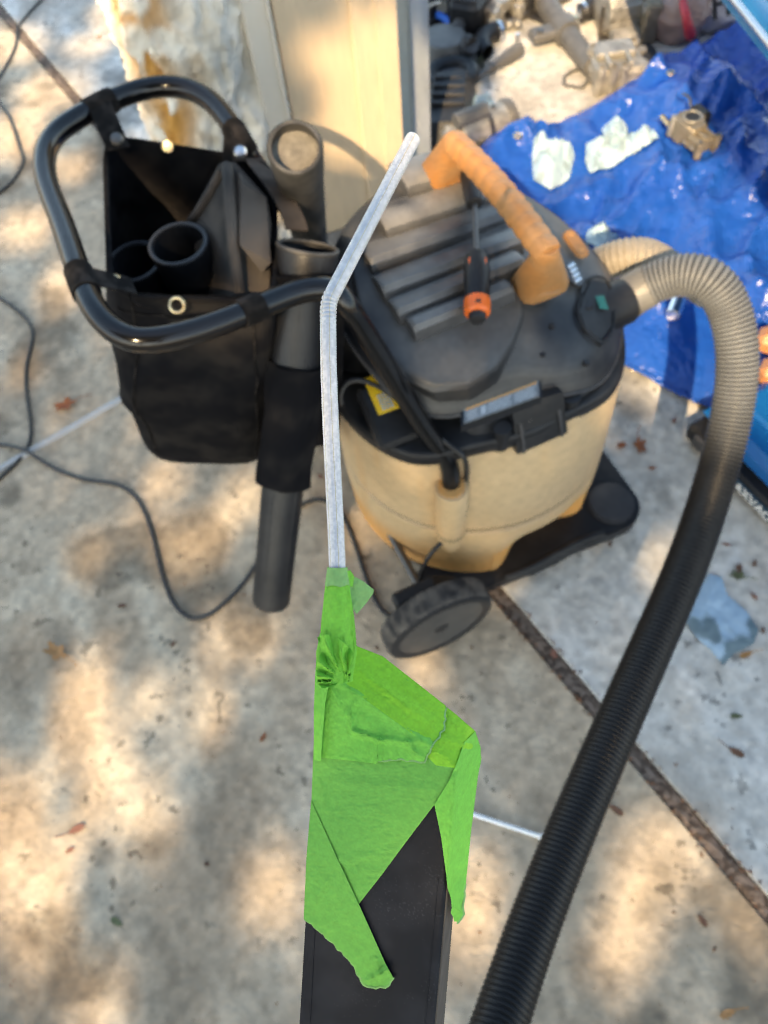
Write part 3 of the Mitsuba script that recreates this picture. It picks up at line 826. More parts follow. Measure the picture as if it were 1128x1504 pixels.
# hose port: a dark collar on the right of the lid
pt = PL(908, 446, 0.495)
pd = PL(960, 420, 0.50) - pt; pd /= np.linalg.norm(pd)
part(vac, 'hose_port', WM(cyl(pt - pd * 0.06, pt + pd * 0.015, 0.038, 28, r1=0.038, bevel=0.004)), 'mat_black_plastic')

# block with a yellow sticker lying in the rear pocket (moulded cord rest)
bx = PL(572, 604, 0.492)
axb = basis(PL(590, 640, 0.47) - PL(560, 570, 0.50))
part(vac, 'cord_block', WM(cbox((0.105, 0.070, 0.034), bx - axb[2] * 0.016, 0.007, axb)), 'mat_black_plastic', 'black block with a yellow sticker in the lid pocket')
cb = f'{vac}__cord_block'
yc = PL(560, 580, 0.495)
yc = bx + axb[0] * ((yc - bx) @ axb[0]) + axb[1] * ((yc - bx) @ axb[1])
part(cb, 'yellow_sticker', WM(cbox((0.062, 0.036, 0.003), yc + axb[2] * 0.0016, 0.0012, axb)), 'mat_yellow', 'yellow sticker with a small pale grid')
for i in range(4):
    for j in range(3):
        part(f'{cb}__yellow_sticker', 'grid_cell', WM(cbox((0.0055, 0.0055, 0.001), yc + axb[2] * 0.0034 + axb[0] * (0.004 + 0.0068 * i) + axb[1] * (j - 1) * 0.0068, 0.0002, axb)), 'mat_label_pale')
0 and part(vac, 'pocket_rib', WM(tube([PL(590, 640, 0.476), PL(620, 628, 0.478), PL(650, 612, 0.48)], 0.005, 10, 12)), 'mat_dark_grey')

# ------------------------------------------------------------------ vacuum hose
HP = [(930, 432, 0.502), (960, 416, 0.520), (1000, 404, 0.540), (1040, 412, 0.545), (1068, 448, 0.52), (1082, 510, 0.475), (1079, 580, 0.42), (1064, 655, 0.365), (1038, 745, 0.32), (1000, 850, 0.295), (950, 965, 0.285), (895, 1090, 0.288), (835, 1230, 0.305), (780, 1370, 0.33), (735, 1500, 0.36), (690, 1640, 0.40), (660, 1760, 0.43)]
hp = [W(pt + pd * 0.012)[0]] + [P(*q) for q in HP]
_, u0 = spline(hp, 50)
pitch = 0.0074
NS = int(u0[-1] / pitch) * 6
p, u = spline(hp, NS)
hk = thing('vacuum_hose', 'long ribbed vacuum hose, dusty grey by the lid and black lower down', 'hose')
on = np.clip((u - 0.042) / 0.008, 0, 1)
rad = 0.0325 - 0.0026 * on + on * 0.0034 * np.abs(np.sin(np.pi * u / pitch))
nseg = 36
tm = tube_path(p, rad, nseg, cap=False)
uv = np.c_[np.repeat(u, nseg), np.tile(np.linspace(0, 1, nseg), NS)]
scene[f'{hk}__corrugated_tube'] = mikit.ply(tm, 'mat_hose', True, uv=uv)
cp = p[u < 0.045]
part(hk, 'cuff', tube_path(cp, np.linspace(0.0355, 0.034, len(cp)), 28), 'mat_cuff', 'pale grey cuff in the hose port')
# second, tan piece of hose that arches behind the lid
h2 = [P(862, 400, 0.42), P(890, 386, 0.45), P(925, 376, 0.47), P(955, 380, 0.46), P(985, 398, 0.42), P(1015, 412, 0.40), P(1045, 430, 0.40)]
_, u0 = spline(h2, 50); NS = int(u0[-1] / 0.007) * 5
p, u = spline(h2, NS)
solo('hose_piece', tube_path(p, 0.028 + 0.0038 * np.abs(np.sin(np.pi * u / 0.0084)), 28), 'mat_hose_tan', 'short tan ribbed hose arching behind the black lid', 'hose', smooth=True)

# ------------------------------------------------------------------ screwdriver on the lid
sk = thing('screwdriver', 'black and orange screwdriver lying on the vacuum lid beneath the orange handle', 'screwdriver')
sd = [P(701, 468, 0.617), P(700, 372, 0.632), P(697, 300, 0.642), P(690, 268, 0.645)]
d = sd[1] - sd[0]; Ls = np.linalg.norm(d); d /= Ls
q = [0, 0.003, 0.012, 0.014, 0.030, 0.032, 0.045, 0.085, 0.092, 0.100, 0.108, Ls]
part(sk, 'grip', tube_path([sd[0] + d * x * Ls / Ls for x in np.array([0.030, 0.031, 0.045, 0.08, Ls * 0.80, Ls * 0.86, Ls * 0.94, Ls])], [0.0165, 0.0182, 0.0186, 0.0192, 0.0190, 0.0172, 0.0165, 0.0115], 14), 'mat_black_plastic', smooth=25)
part(sk, 'band', tube_path([sd[0] + d * x for x in (0.006, 0.010, 0.022, 0.0305)], [0.0148, 0.0185, 0.0193, 0.0189], 24), 'mat_driver_orange', 'orange end band')
part(sk, 'end_cap', tube_path([sd[0] + d * x for x in (-0.004, -0.003, 0.002, 0.008)], [0.006, 0.0105, 0.0125, 0.0128], 20), 'mat_black_matte')
part(f'{sk}__band', 'dot', cyl(sd[0] + d * 0.018 + np.array([0, -0.004, 0.0165]), sd[0] + d * 0.018 + np.array([0, -0.005, 0.0185]), 0.004, 12), 'mat_black_matte')
up = np.array([0, -0.25, 0.97])
for sgn in (-1, 1):
    sidev = np.cross(d, up); sidev /= np.linalg.norm(sidev)
    c = sd[0] + d * Ls * 0.80 + sidev * sgn * 0.0095 + up * 0.0125
    part(sk, 'orange_inlay', cbox((0.010, 0.007, 0.005), c, 0.001, basis(d, up)), 'mat_driver_orange')
part(sk, 'shaft', tube([sd[1], (sd[1] + sd[2]) / 2, sd[2]], 0.0042, 12, 12), 'mat_steel_dark')
part(sk, 'collar', cyl(sd[2], sd[3] + (sd[3] - sd[2]) * 0.4, 0.0135, 18, bevel=0.003), 'mat_black_matte')

# ------------------------------------------------------------------ tool bag on the push handle
bag = thing('tool_bag', 'black fabric tool bag hanging by snap straps inside the black tube handle', 'bag')
top = [P(152, 196, 0.742), P(402, 236, 0.735), P(404, 440, 0.735), P(160, 432, 0.760)]           # back left, back right, front right, front left
bot = [P(212, 684, 0.360) + [0.02, 0.21, 0], P(398, 690, 0.360) + [0, 0.21, 0], P(398, 692, 0.360), P(212, 688, 0.360)]
nr, npr = 34, 96


def rect_ring(c, k):
    pts = []
    for i in range(4):
        a, b = c[i], c[(i + 1) % 4]
        pts += [lerp(a, b, t) for t in np.linspace(0, 1, npr // 4, endpoint=False)]
    pts = np.array(pts)
    for _ in range(k):
        pts = (np.roll(pts, 1, 0) + 2 * pts + np.roll(pts, -1, 0)) / 4
    return pts


rows = []
ctr_t, ctr_b = np.mean(top, 0), np.mean(bot, 0)
for i in range(nr):
    t = i / (nr - 1)
    c = [lerp(a, b, t ** 1.05) for a, b in zip(top, bot)]
    r = rect_ring(c, 14 + int(14 * t))
    cc = np.mean(r, 0)
    shrink = 1 - 0.10 * max(0, (t - 0.86) / 0.14) ** 2
    r = cc + (r - cc) * shrink
    dz = fb(r * [1, 1, 0.55], 8.0, 3, 3) + 0.35 * np.clip(0.5 - 5 * np.abs(fb(r * [1, 1, 0.6], 7.0, 2, 31)), 0, 1)
    dirn = r - cc; dirn[:, 2] = 0; dirn /= np.linalg.norm(dirn, axis=1, keepdims=True)
    bulge = 0.016 * math.sin(math.pi * t)
    r = r + dirn * (bulge + dz * 0.055 * math.sin(math.pi * min(1, t * 1.2 + 0.05)))[:, None]
    if i == nr - 1:
        r[:, 2] += nz(r, 12, 5) * 0.02
    rows.append(r)
# front panel top sags
rows = np.array(rows)
m0 = TM(rows.reshape(-1, 3), grid_faces(nr, npr, True))
inner = np.array([r + (np.mean(r, 0) - r) * 0.018 for r in rows])
Vb = np.vstack([rows.reshape(-1, 3), inner.reshape(-1, 3)])
Fo = grid_faces(nr, npr, True)
lip = []
for j in range(npr):
    k2 = (j + 1) % npr
    lip += [[j, k2, nr * npr + k2], [j, nr * npr + k2, nr * npr + j]]
cb_ = len(Vb); Vb = np.vstack([Vb, rows[-1].mean(0)[None]])
bt = [[cb_, (nr - 1) * npr + (j + 1) % npr, (nr - 1) * npr + j] for j in range(npr)]
part(bag, 'body', TM(Vb, np.vstack([Fo, Fo[:, ::-1] + nr * npr, lip, bt])), 'mat_bag', smooth=True)
for cj in (69, 51):
    part(bag, 'seam', tube_path([r[cj] + (r[cj] - r.mean(0)) * [0.006, 0.006, 0] for r in rows[1:-3]], 0.0016, 6), 'mat_webbing', smooth=True)
part(bag, 'seam', tube_path([rows[3][j] + (rows[3][j] - rows[3].mean(0)) * [0.008, 0.008, 0] for j in range(48, 73)], 0.0013, 6), 'mat_webbing', smooth=True)
sp_ = [P(396, 405, 0.735), P(508, 398, 0.735), P(500, 676, 0.360) + [0, 0.03, 0], P(386, 688, 0.360) + [0, 0.03, 0]]
gu, gv = np.meshgrid(np.linspace(0, 1, 24), np.linspace(0, 1, 40), indexing='ij')
q_ = (1 - gv)[..., None] * ((1 - gu)[..., None] * sp_[0] + gu[..., None] * sp_[1]) + gv[..., None] * ((1 - gu)[..., None] * sp_[3] + gu[..., None] * sp_[2])
q_ = q_ + np.array([0, 1, 0]) * (fb(q_ * [1, 1, 0.5], 9, 3, 4) * 0.04)[..., None]
part(bag, 'side_flap', sheet(q_.reshape(-1, 3), grid_faces(24, 40), np.array([0.001, 0.004, 0])), 'mat_bag', smooth=True)
hem = rect_ring(top, 14)
hem = np.vstack([hem, hem[:1]])
part(bag, 'hem', tube_path(hem + [0, 0, -0.004], 0.0042, 8, cap=False), 'mat_bag', smooth=True)


def ribbon(path, widthvec, w, th=0.0022, m=24):
    p, _ = spline(path, m)
    wv = np.asarray(widthvec, float)
    t = np.gradient(p, axis=0); t /= np.linalg.norm(t, axis=1, keepdims=True)
    wv = wv[None] - t * (t @ wv)[:, None]; wv /= np.linalg.norm(wv, axis=1, keepdims=True)
    n = np.cross(t, wv)
    V = np.stack([p + wv * w / 2 + n * th / 2, p - wv * w / 2 + n * th / 2, p - wv * w / 2 - n * th / 2, p + wv * w / 2 - n * th / 2], 1)
    Fc = grid_faces(m, 4, True)
    Fc = np.vstack([Fc, [[0, 1, 2], [0, 2, 3]], [[(m - 1) * 4 + a for a in q] for q in ([0, 2, 1], [0, 3, 2])]])
    return TM(V.reshape(-1, 3), Fc)


def strap(px, py, hang, snap, lab, mt='mat_webbing', snapmat='mat_steel_dark', span=3):
    i = loop_at(px, py)
    k = part(bag, 'strap', tube_path(LP[i - span:i + span + 1], 0.0175, 20, hollow=0.0020), mt, smooth=30)
    t = LP[i + span] - LP[i - span]
    a = LP[i]; b = P(*hang)
    part(k, 'tail', ribbon([a + (b - a) * 0.12 + [0, 0, 0.013], a + (b - a) * 0.5 + [0, -0.002, 0.012], b + [0, 0, 0.004]], t, 0.034), mt)
    s = P(*snap)
    up_ = (EYE - s); up_ /= np.linalg.norm(up_); up_ = (up_ + np.array([0, 0, 1.0])); up_ /= np.linalg.norm(up_)
    part(k, 'snap', tube_path([s - up_ * 0.002, s + up_ * 0.003, s + up_ * 0.0058, s + up_ * 0.0068], [0.0096, 0.0094, 0.0072, 0.002], 18), snapmat)


strap(152, 158, (176, 222, 0.752), (172, 205, 0.772), 0)
strap(354, 200, (345, 240, 0.744), (353, 224, 0.754), 0, 'mat_webbing', 'mat_chrome', 3)
strap(120, 412, (198, 424, 0.772), (168, 414, 0.782), 0, 'mat_webbing', 'mat_brass', 3)
i = loop_at(372, 452)
part(bag, 'strap', tube_path(LP[i - 2:i + 3], 0.0175, 20, hollow=0.0020), 'mat_webbing', smooth=30)
s = P(248, 214, 0.736) + np.array([0, -0.008, 0.004])
part(bag, 'grommet', cyl(s + [0, 0.004, -0.002], s + [0, -0.003, 0.003], 0.0085, 18, bevel=0.001), 'mat_brass')
s = P(260, 448, 0.748)
tt = [s + 0.009 * (np.cos(a) * np.array([1, 0, 0]) + np.sin(a) * np.array([0, 0.75, 0.66])) for a in np.linspace(0, 2 * np.pi, 24)]
part(bag, 'grommet', tube_path(tt, 0.0022, 8, cap=False), 'mat_brass')
# worn webbing along the right edge, frayed thread
part(bag, 'side_webbing', ribbon([P(372, 232, 0.735), P(400, 268, 0.745), P(424, 305, 0.745), P(436, 338, 0.738)], [1, 0.1, -0.5], 0.032), 'mat_webbing_worn', 'worn brown black webbing edge')
part(bag, 'loose_thread', tube([P(188, 428, 0.775), P(200, 446, 0.775), P(224, 453, 0.772)], 0.0010, 6, 16), 'mat_webbing')

# long extension wand through the front pocket
wt, wb = P(452, 364, 0.735), P(398, 884, 0.255)
wk = thing('extension_wand', 'long black plastic extension wand held upright in the front pocket of the tool bag', 'vacuum wand')
d = (wb - wt); Lw = np.linalg.norm(d); d /= Lw
q = np.array([0, 0.004, 0.045, 0.053, 0.065, Lw * 0.5, Lw * 0.90, Lw * 0.905, Lw - 0.004, Lw])
r = np.array([0.0395, 0.0420, 0.0405, 0.0385, 0.0355, 0.0335, 0.0312, 0.0318, 0.0316, 0.0300])
part(wk, 'tube', tube_path([wt + d * x for x in q], r, 32, hollow=0.0035), 'mat_wand', smooth=35)
part(wk, 'rim', tube_path([wt + d * 0.0345 * 0 + 0.0395 * (np.cos(a) * frames([wt, wt + d])[1][0] + np.sin(a) * frames([wt, wt + d])[2][0]) for a in np.linspace(0, 2 * np.pi, 40)], 0.0032, 10, cap=False), 'mat_wand_dusty', smooth=True)
for aa in (3.6, 4.2, 5.3, 5.9):
    _, Nn, Bb = frames([wt, wt + d])
    o = 0.0325 * (np.cos(aa) * Nn[0] + np.sin(aa) * Bb[0])
    part(wk, 'ridge', tube_path([wt + d * (0.10) + o, wt + d * Lw * 0.5 + o * 1.0, wt + d * (Lw * 0.9) + o * 0.96], 0.0013, 6), 'mat_wand')
part(wk, 'mouth_dust', tube_path([wt + d * 0.05, wt + d * 0.051], [0.033, 0.01], 24), 'mat_nozzle_dusty')
pk = [wt + d * x for x in np.linspace(Lw * 0.27, Lw * 0.60, 26)]
ang = np.linspace(0, 2 * np.pi, 28, endpoint=False)
rr = np.array([[0.0410 + 0.002 * math.sin(3 * a + 9 * k / 26) + 0.002 * math.sin(5 * a - 4 * k / 26) for a in ang] for k in range(26)])
part(bag, 'wand_pocket', tube_path(pk, rr, 28, hollow=0.002), 'mat_bag', smooth=True)

# second wand leaning at the back right, its mouth packed with dust
w0, w1 = P(433, 216, 0.835), P(452, 330, 0.60)
wk = thing('extension_wand', 'short grey wand with a dust packed mouth leaning at the back of the tool bag', 'vacuum wand')
d = (w1 - w0); Lw = np.linalg.norm(d); d /= Lw
part(wk, 'tube', tube_path([w0 + d * x for x in (0, 0.004, 0.06, 0.075, Lw, Lw + 0.1)], [0.0335, 0.036, 0.0345, 0.033, 0.030, 0.029], 32, hollow=0.004), 'mat_wand_dusty', smooth=35)
disc_n = frames([w0, w0 + d])
grid = [[w0 + d * (0.013 + 0.006 * (meshkit.noise(np.array([x * 60, y * 60, 1.0])) - 0.5)) + x * disc_n[1][0] + y * disc_n[2][0] for y in np.linspace(-0.031, 0.031, 15)] for x in np.linspace(-0.031, 0.031, 15)]
part(wk, 'dust_plug', cyl(w0 + d * 0.024, w0 + d * 0.03, 0.0315, 28), 'mat_dust_plug', 'pale dust packed in the mouth')

# nozzles standing in the bag
def cup(px, py, z, r, label):
    k = thing('round_nozzle', label, 'vacuum nozzle')
    c = P(px, py, z)
    lean = np.array([0.05, -0.02, -1.0])
    part(k, 'body', tube_path([c + lean * x for x in (0, 0.003, 0.05, 0.06, 0.22)], [r - 0.002, r, r - 0.001, r - 0.004, r - 0.008], 32, hollow=0.004), 'mat_wand', smooth=35)
    tt = [c + (r - 0.002) * np.array([math.cos(a), math.sin(a), 0]) for a in np.linspace(0, 2 * np.pi, 40)]
    part(k, 'rim', tube_path(tt, 0.0026, 8, cap=False), 'mat_dark_grey', smooth=True)


cup(262, 358, 0.735, 0.0410, 'round black nozzle cup nearest the middle of the tool bag')
cup(198, 384, 0.690, 0.0400, 'lower round black nozzle cup tucked by the left side of the tool bag')
k = thing('wedge_nozzle', 'dusty brown grey wedge shaped nozzle standing in the tool bag', 'vacuum nozzle')
v = [P(322, 240, 0.80), P(345, 238, 0.80), P(330, 250, 0.795), P(392, 290, 0.775), P(398, 330, 0.755), P(278, 320, 0.72), P(340, 300, 0.775), P(345, 440, 0.70), P(395, 430, 0.70), P(300, 440, 0.66), P(335, 440, 0.55), P(400, 330, 0.55), P(290, 330, 0.5)]
part(k, 'body', hull(v), 'mat_nozzle_dusty', smooth=22)
part(k, 'front_ridge', tube([P(333, 244, 0.803), P(338, 300, 0.786), P(345, 380, 0.745), P(352, 430, 0.712)], 0.008, 12, 20), 'mat_nozzle_dusty', 'rounded dusty ridge')
part(k, 'left_ridge', tube([P(326, 250, 0.798), P(305, 290, 0.76), P(280, 325, 0.722)], 0.006, 10, 16), 'mat_webbing_worn')
part(k, 'side_plate', hull([P(350, 252, 0.803), P(390, 290, 0.783), P(398, 385, 0.742), P(352, 360, 0.763), P(356, 270, 0.80), P(385, 400, 0.73)] + [P(350, 252, 0.79), P(390, 290, 0.77), P(352, 360, 0.74)]), 'mat_nozzle_dusty', smooth=25)

# ------------------------------------------------------------------ cords
def cord(name, pts, r, label, matn='mat_cord', m=160):
    return solo(name, tube(pts, r, 10, m), matn, label, 'cord', smooth=True)


cr = 0.0046
cord('power_cord', [P(x, y, z) for x, y, z in [(-60, 648, cr), (0, 653, cr), (38, 662, 3 * cr), (75, 685, cr), (130, 705, cr), (175, 713, cr), (205, 738, cr), (225, 790, cr), (240, 850, cr), (262, 895, cr), (290, 909, cr), (325, 890, cr), (368, 842, cr), (410, 775, cr), (455, 736, cr), (485, 738, cr), (510, 770, cr), (535, 840, cr), (565, 900, cr), (600, 905, cr)]], cr,
     'dark grey cord winding over the tan concrete to the vacuum wheel', 'mat_cord_grey')
cord('thin_cable', [P(x, y, cr) for x, y in [(90, -40), (58, 2), (26, 42), (24, 62), (4, 105), (-8, 130), (0, 152), (15, 175), (30, 220), (34, 236), (24, 258), (0, 282), (-50, 320), (-60, 400), (-20, 430), (0, 438), (38, 468), (48, 495), (38, 545), (45, 620), (38, 662), (0, 702), (-40, 740)]], 0.0042,
     'thin black cable snaking along the left edge of the concrete')
cord('hanging_cord', [P(503, 595, 0.50), P(502, 575, 0.52), P(515, 560, 0.53), P(545, 563, 0.525), P(585, 588, 0.515), P(625, 625, 0.50), P(655, 650, 0.47), P(678, 668, 0.462)] + [drum_hit(x, y, 0.007) for x, y in [(685, 705), (683, 745), (676, 772), (655, 792)]] + [P(634, 812, 0.20), P(618, 845, 0.14), P(610, 872, 0.09)], 0.0042,
     'black cord looping from the lid pocket down the tan drum')

# ------------------------------------------------------------------ white rod on the ground
rk = thing('white_rod', 'thin white plastic rod with a ball end beside the black hose', 'rod')
a, b = P(640, 1178, 0.006), P(798, 1230, 0.006)
part(rk, 'shaft', tube([a, (a + b) / 2, b], 0.0040, 12, 10), 'mat_white_plastic')
s = trimesh.creation.icosphere(subdivisions=2, radius=0.0080); s.apply_translation(b + [0, 0, 0.002])
part(rk, 'ball_end', s, 'mat_white_plastic', smooth=True)

# ------------------------------------------------------------------ blue tarp
tp = [P(x, y)[:2] for x, y in [(640, 300), (700, 235), (738, 203), (765, 190), (795, 197), (880, 160), (985, 98), (1003, 84), (1128, 18)]]
tp += [np.array([1.9, 2.6]), np.array([1.9, 1.0]), P(1128, 660)[:2], P(1062, 640)[:2], P(1040, 606)[:2], P(985, 580)[:2], P(915, 543)[:2], P(860, 500)[:2], P(780, 420)[:2]]
p2, tr = fill_polygon(tp, 0.012)
tpoly = Polygon(tp)
pp3 = np.c_[p2, np.zeros(len(p2))]
R0_, R1_ = P(990, 100)[:2], P(1128, 330)[:2]
rd = R1_ - R0_; rl = np.linalg.norm(rd); rd /= rl
side = (p2 - R0_) @ np.array([rd[1], -rd[0]]); along = (p2 - R0_) @ rd
if ((P(800, 300)[:2] - R0_) @ np.array([rd[1], -rd[0]])) > 0:
    side = -side                                   # + = towards the far right
ridge = np.where(side < 0, np.exp(-(side / 0.22) ** 2), np.exp(-(np.maximum(side, 0) / 0.05) ** 2) * 0.62 + 0.38 * np.exp(-(side / 0.5) ** 2)) * 0.13 * np.clip(1.25 - 0.25 * np.abs(along / rl), 0, 1)
G0 = P(1000, 500)[:2]
ridge = ridge * np.clip((along + 0.02) / 0.30, 0, 1)
mound = 0.045 * np.exp(-(((p2 - P(960, 470)[:2]) / [0.13, 0.17]) ** 2).sum(1)) + 0.05 * np.exp(-(((p2 - P(745, 235)[:2]) / [0.10, 0.13]) ** 2).sum(1))
dist = shapely.distance(shapely.points(p2), tpoly.exterior)
wr = 1 - np.abs(fb(pp3 * [1, 0.6, 1], 5.0, 4, 11)) * 4
wr2 = 1 - np.abs(fb(np.c_[p2 @ np.array([0.8, -0.6]), p2 @ np.array([0.6, 0.8]) * 0.35, p2[:, 0] * 0], 9.0, 3, 21)) * 4
h = ridge + mound + (0.046 * np.clip(wr, 0, 1) ** 2 + 0.034 * np.clip(wr2, 0, 1) ** 3) * np.clip(dist / 0.05, 0.15, 1) + 0.008 * np.clip(dist / 0.03, 0.2, 1)
tarp_h = h
tv = np.c_[p2, h + 0.003]
solo('tarp', sheet(tv, tr, np.array([0, 0, -0.0012])), 'mat_tarp', 'large wrinkled blue tarp spread behind the vacuum under loose engine parts', 'tarp', smooth=True)
from scipy.spatial import cKDTree
tree2 = cKDTree(p2)


def tarp_z(xy):
    _, i = tree2.query(np.asarray(xy)[:2], k=4)
    return h[i].max() + 0.003


def on_tarp(px, py):
    z = 0.0
    for _ in range(6):
        q = P(px, py, z)
        z = tarp_z(q) if tpoly.contains(Point(q[:2])) else 0.0
    return P(px, py, z)


hemp = [np.r_[q, tarp_z(q) + 0.001] for q in [lerp(a, b, t) for a, b in zip(tp[11:15], tp[12:16]) for t in np.linspace(0.05, 0.95, 12)]]
part('tarp', 'hem', tube_path(hemp, 0.004, 8), 'mat_tarp', smooth=True)
for x, y in [(1030, 592), (930, 540), (985, 108), (760, 200)]:
    q = on_tarp(x, y) + [0, 0, 0.002]
    part('tarp', 'eyelet', tube_path([q + 0.009 * np.array([math.cos(a), math.sin(a), 0]) for a in np.linspace(0, 2 * np.pi, 22)], 0.003, 8, cap=False), 'mat_brass', smooth=True)


def rag(pxs, label, mt='mat_rag', lift=0.010, crump=0.030, seed=0, ground=False):
    q = [(P(x, y) if ground else on_tarp(x, y))[:2] for x, y in pxs]
    poly = Polygon(q).buffer(0.006).buffer(-0.004)
    pts, t = fill_polygon(poly, 0.0055)
    z0 = np.array([0.0 if ground else max(tarp_z(x), 0) for x in pts])
    dd = shapely.distance(shapely.points(pts), poly.exterior)
    w = 1 - np.abs(fb(np.c_[pts, pts[:, 0] * 0 + seed], 26.0, 3, seed)) * 4
    hh = z0 + 0.003 + np.clip(dd / 0.02, 0, 1) * (lift + crump * np.clip(w, 0, 1))
    return solo('rag', sheet(np.c_[pts, hh], t, np.array([0, 0, -0.0015])), mt, label, 'rag', smooth=True)


rag([(862, 212), (888, 208), (885, 190), (905, 174), (918, 185), (925, 200), (945, 195), (966, 203), (940, 220), (900, 245), (868, 254), (860, 240)], 'pale blue crumpled rag with pointed corners on the tarp beside the tan carburettor', seed=1)
rag([(786, 195), (798, 198), (805, 212), (838, 214), (842, 232), (835, 262), (808, 277), (785, 265), (782, 240)], 'pale blue crumpled rag on the tarp right of the orange vacuum handle', seed=2)
rag([(862, 345), (885, 338), (908, 348), (905, 362), (880, 366), (862, 358)], 'small pale blue rag half hidden behind the vacuum power switch', seed=3)
rag([(690, 152), (712, 145), (726, 150), (722, 168), (700, 172), (688, 165)], 'pale blue rag behind the dusty starter motor', seed=4, ground=True)
rag([(1002, 905), (1025, 870), (1042, 845), (1058, 850), (1066, 875), (1095, 900), (1112, 925), (1105, 945), (1075, 960), (1062, 976), (1045, 955), (1022, 935)], 'damp grey blue rag lying flat on the pale slab right of the hose', 'mat_rag_wet', 0.003, 0.004, 5, True)

# ------------------------------------------------------------------ engine parts on the far concrete and the tarp
class Cast:
    """One machine part: primitives in its own axes (metres), placed at a point with a turn about z."""
    def __init__(self, name, label, cat_, at, deg, tilt=0.0, scale=1.0):
        self.k = thing(name, label, cat_)
        a = math.radians(deg)
        X = np.array([math.cos(a), math.sin(a), 0]); Y = np.array([-math.sin(a), math.cos(a), 0]); Z = np.array([0, 0, 1.0])
        t = math.radians(tilt)
        self.M = np.array([X * math.cos(t) + Z * math.sin(t), Y, -X * math.sin(t) + Z * math.cos(t)]) * scale; self.o = np.asarray(at, float)

    def put(self, name, mesh, matn, sub=None, smooth=30, label=None):
        mesh = mesh.copy(); mesh.vertices = mesh.vertices @ self.M + self.o
        return part(sub or self.k, name, mesh, matn, label, smooth)


def bolt(c, at, axis, matn='mat_steel_dark', r=0.006, sub=None):
    at = np.asarray(at, float); axis = np.asarray(axis, float)
    c.put('bolt', cyl(at, at + axis * 0.007, r, 6), matn, sub, smooth=False)


def px_dir(p0, p1):
    q = P(*p1) - P(*p0); return math.degrees(math.atan2(q[1], q[0]))


# tan carburettor on the tarp's ridge
at = on_tarp(1013, 208)
c = Cast('carburetor', 'tan cast metal carburettor with a black throttle side standing on the tarp ridge', 'carburetor', at + [0, 0, 0.0], -68, 0.0, 0.70)
c.put('bowl', cbox((0.075, 0.085, 0.055), (0.045, 0, 0.030), 0.010), 'mat_alloy_tan')
c.put('body', hull(np.vstack([cyl((-0.035, 0, 0.0), (-0.035, 0, 0.075), 0.045, 20).vertices, cbox((0.05, 0.07, 0.05), (0.01, 0, 0.05), 0.008).vertices])), 'mat_alloy_tan')
c.put('bore', cyl((-0.03, 0.012, 0.07), (-0.03, 0.012, 0.0775), 0.030, 24), 'mat_black_matte')
c.put('bore_rim', tube_path([np.array([-0.03 + 0.032 * math.cos(a), 0.012 + 0.032 * math.sin(a), 0.077]) for a in np.linspace(0, 6.2832, 28)], 0.005, 8, cap=False), 'mat_alloy')
c.put('throttle_housing', cbox((0.085, 0.05, 0.075), (-0.045, 0.062, 0.045), 0.012), 'mat_black_plastic')
for y in (-0.04, 0.038):
    c.put('lug', cyl((0.085, y, 0.0), (0.085, y, 0.06), 0.014, 14, bevel=0.003), 'mat_alloy_tan'); bolt(c, (0.085, y, 0.060), (0, 0, 1))
c.put('lug', cyl((-0.07, -0.035, 0.0), (-0.07, -0.035, 0.075), 0.013, 14, bevel=0.003), 'mat_alloy')
c.put('stub', cyl((-0.075, -0.05, 0.045), (-0.115, -0.055, 0.06), 0.009, 12), 'mat_brass')
c.put('lever', tube([(-0.08, 0.04, 0.08), (-0.1, 0.045, 0.1), (-0.13, 0.04, 0.1)], 0.005, 8, 10), 'mat_steel_dark')
for x, y in ((0.02, -0.046), (0.06, -0.046), (0.04, 0.046)):
    c.put('screw', cyl((x, y, 0.03), (x, y * 1.15, 0.03), 0.008, 10), 'mat_alloy')
c.put('rib', cbox((0.07, 0.012, 0.012), (0.045, -0.01, 0.06), 0.003), 'mat_alloy_tan')
c.put('rib', cbox((0.07, 0.012, 0.012), (0.045, 0.022, 0.06), 0.003), 'mat_alloy_tan')

# grey strut lying across the far concrete
a, b = P(800, 5, 0.035), P(870, 98, 0.035)
L = np.linalg.norm(b - a)
c = Cast('shock_strut', 'dark grey cylindrical strut with a cross bracket lying on the sunlit concrete', 'machine part', a, px_dir((800, 5), (870, 98)))
c.put('cylinder', cyl((0.0, 0, 0), (L, 0, 0), 0.034, 24, r1=0.030, bevel=0.004), 'mat_grey_part')
c.put('cross_bracket', cbox((0.06, 0.15, 0.03), (L * 0.42, -0.035, 0.0), 0.008), 'mat_grey_part')
c.put('clamp', cyl((L * 0.36, 0, 0), (L * 0.52, 0, 0), 0.041, 24, bevel=0.004), 'mat_grey_part')
c.put('rod', cyl((-0.12, 0, 0.0), (0.0, 0, 0.0), 0.014, 16), 'mat_alloy')
c.put('end_eye', cyl((-0.02, 0.0, -0.025), (-0.02, 0.0, 0.02), 0.03, 18, bevel=0.004), 'mat_alloy')
bolt(c, (L * 0.45, 0.03, 0.03), (0, 0, 1), 'mat_brass', 0.010); bolt(c, (L * 0.45, -0.085, 0.015), (0, 0, 1), 'mat_steel_dark', 0.010)
c.put('fitting', cyl((L, 0, 0.0), (L + 0.03, 0, 0.0), 0.018, 16), 'mat_alloy')

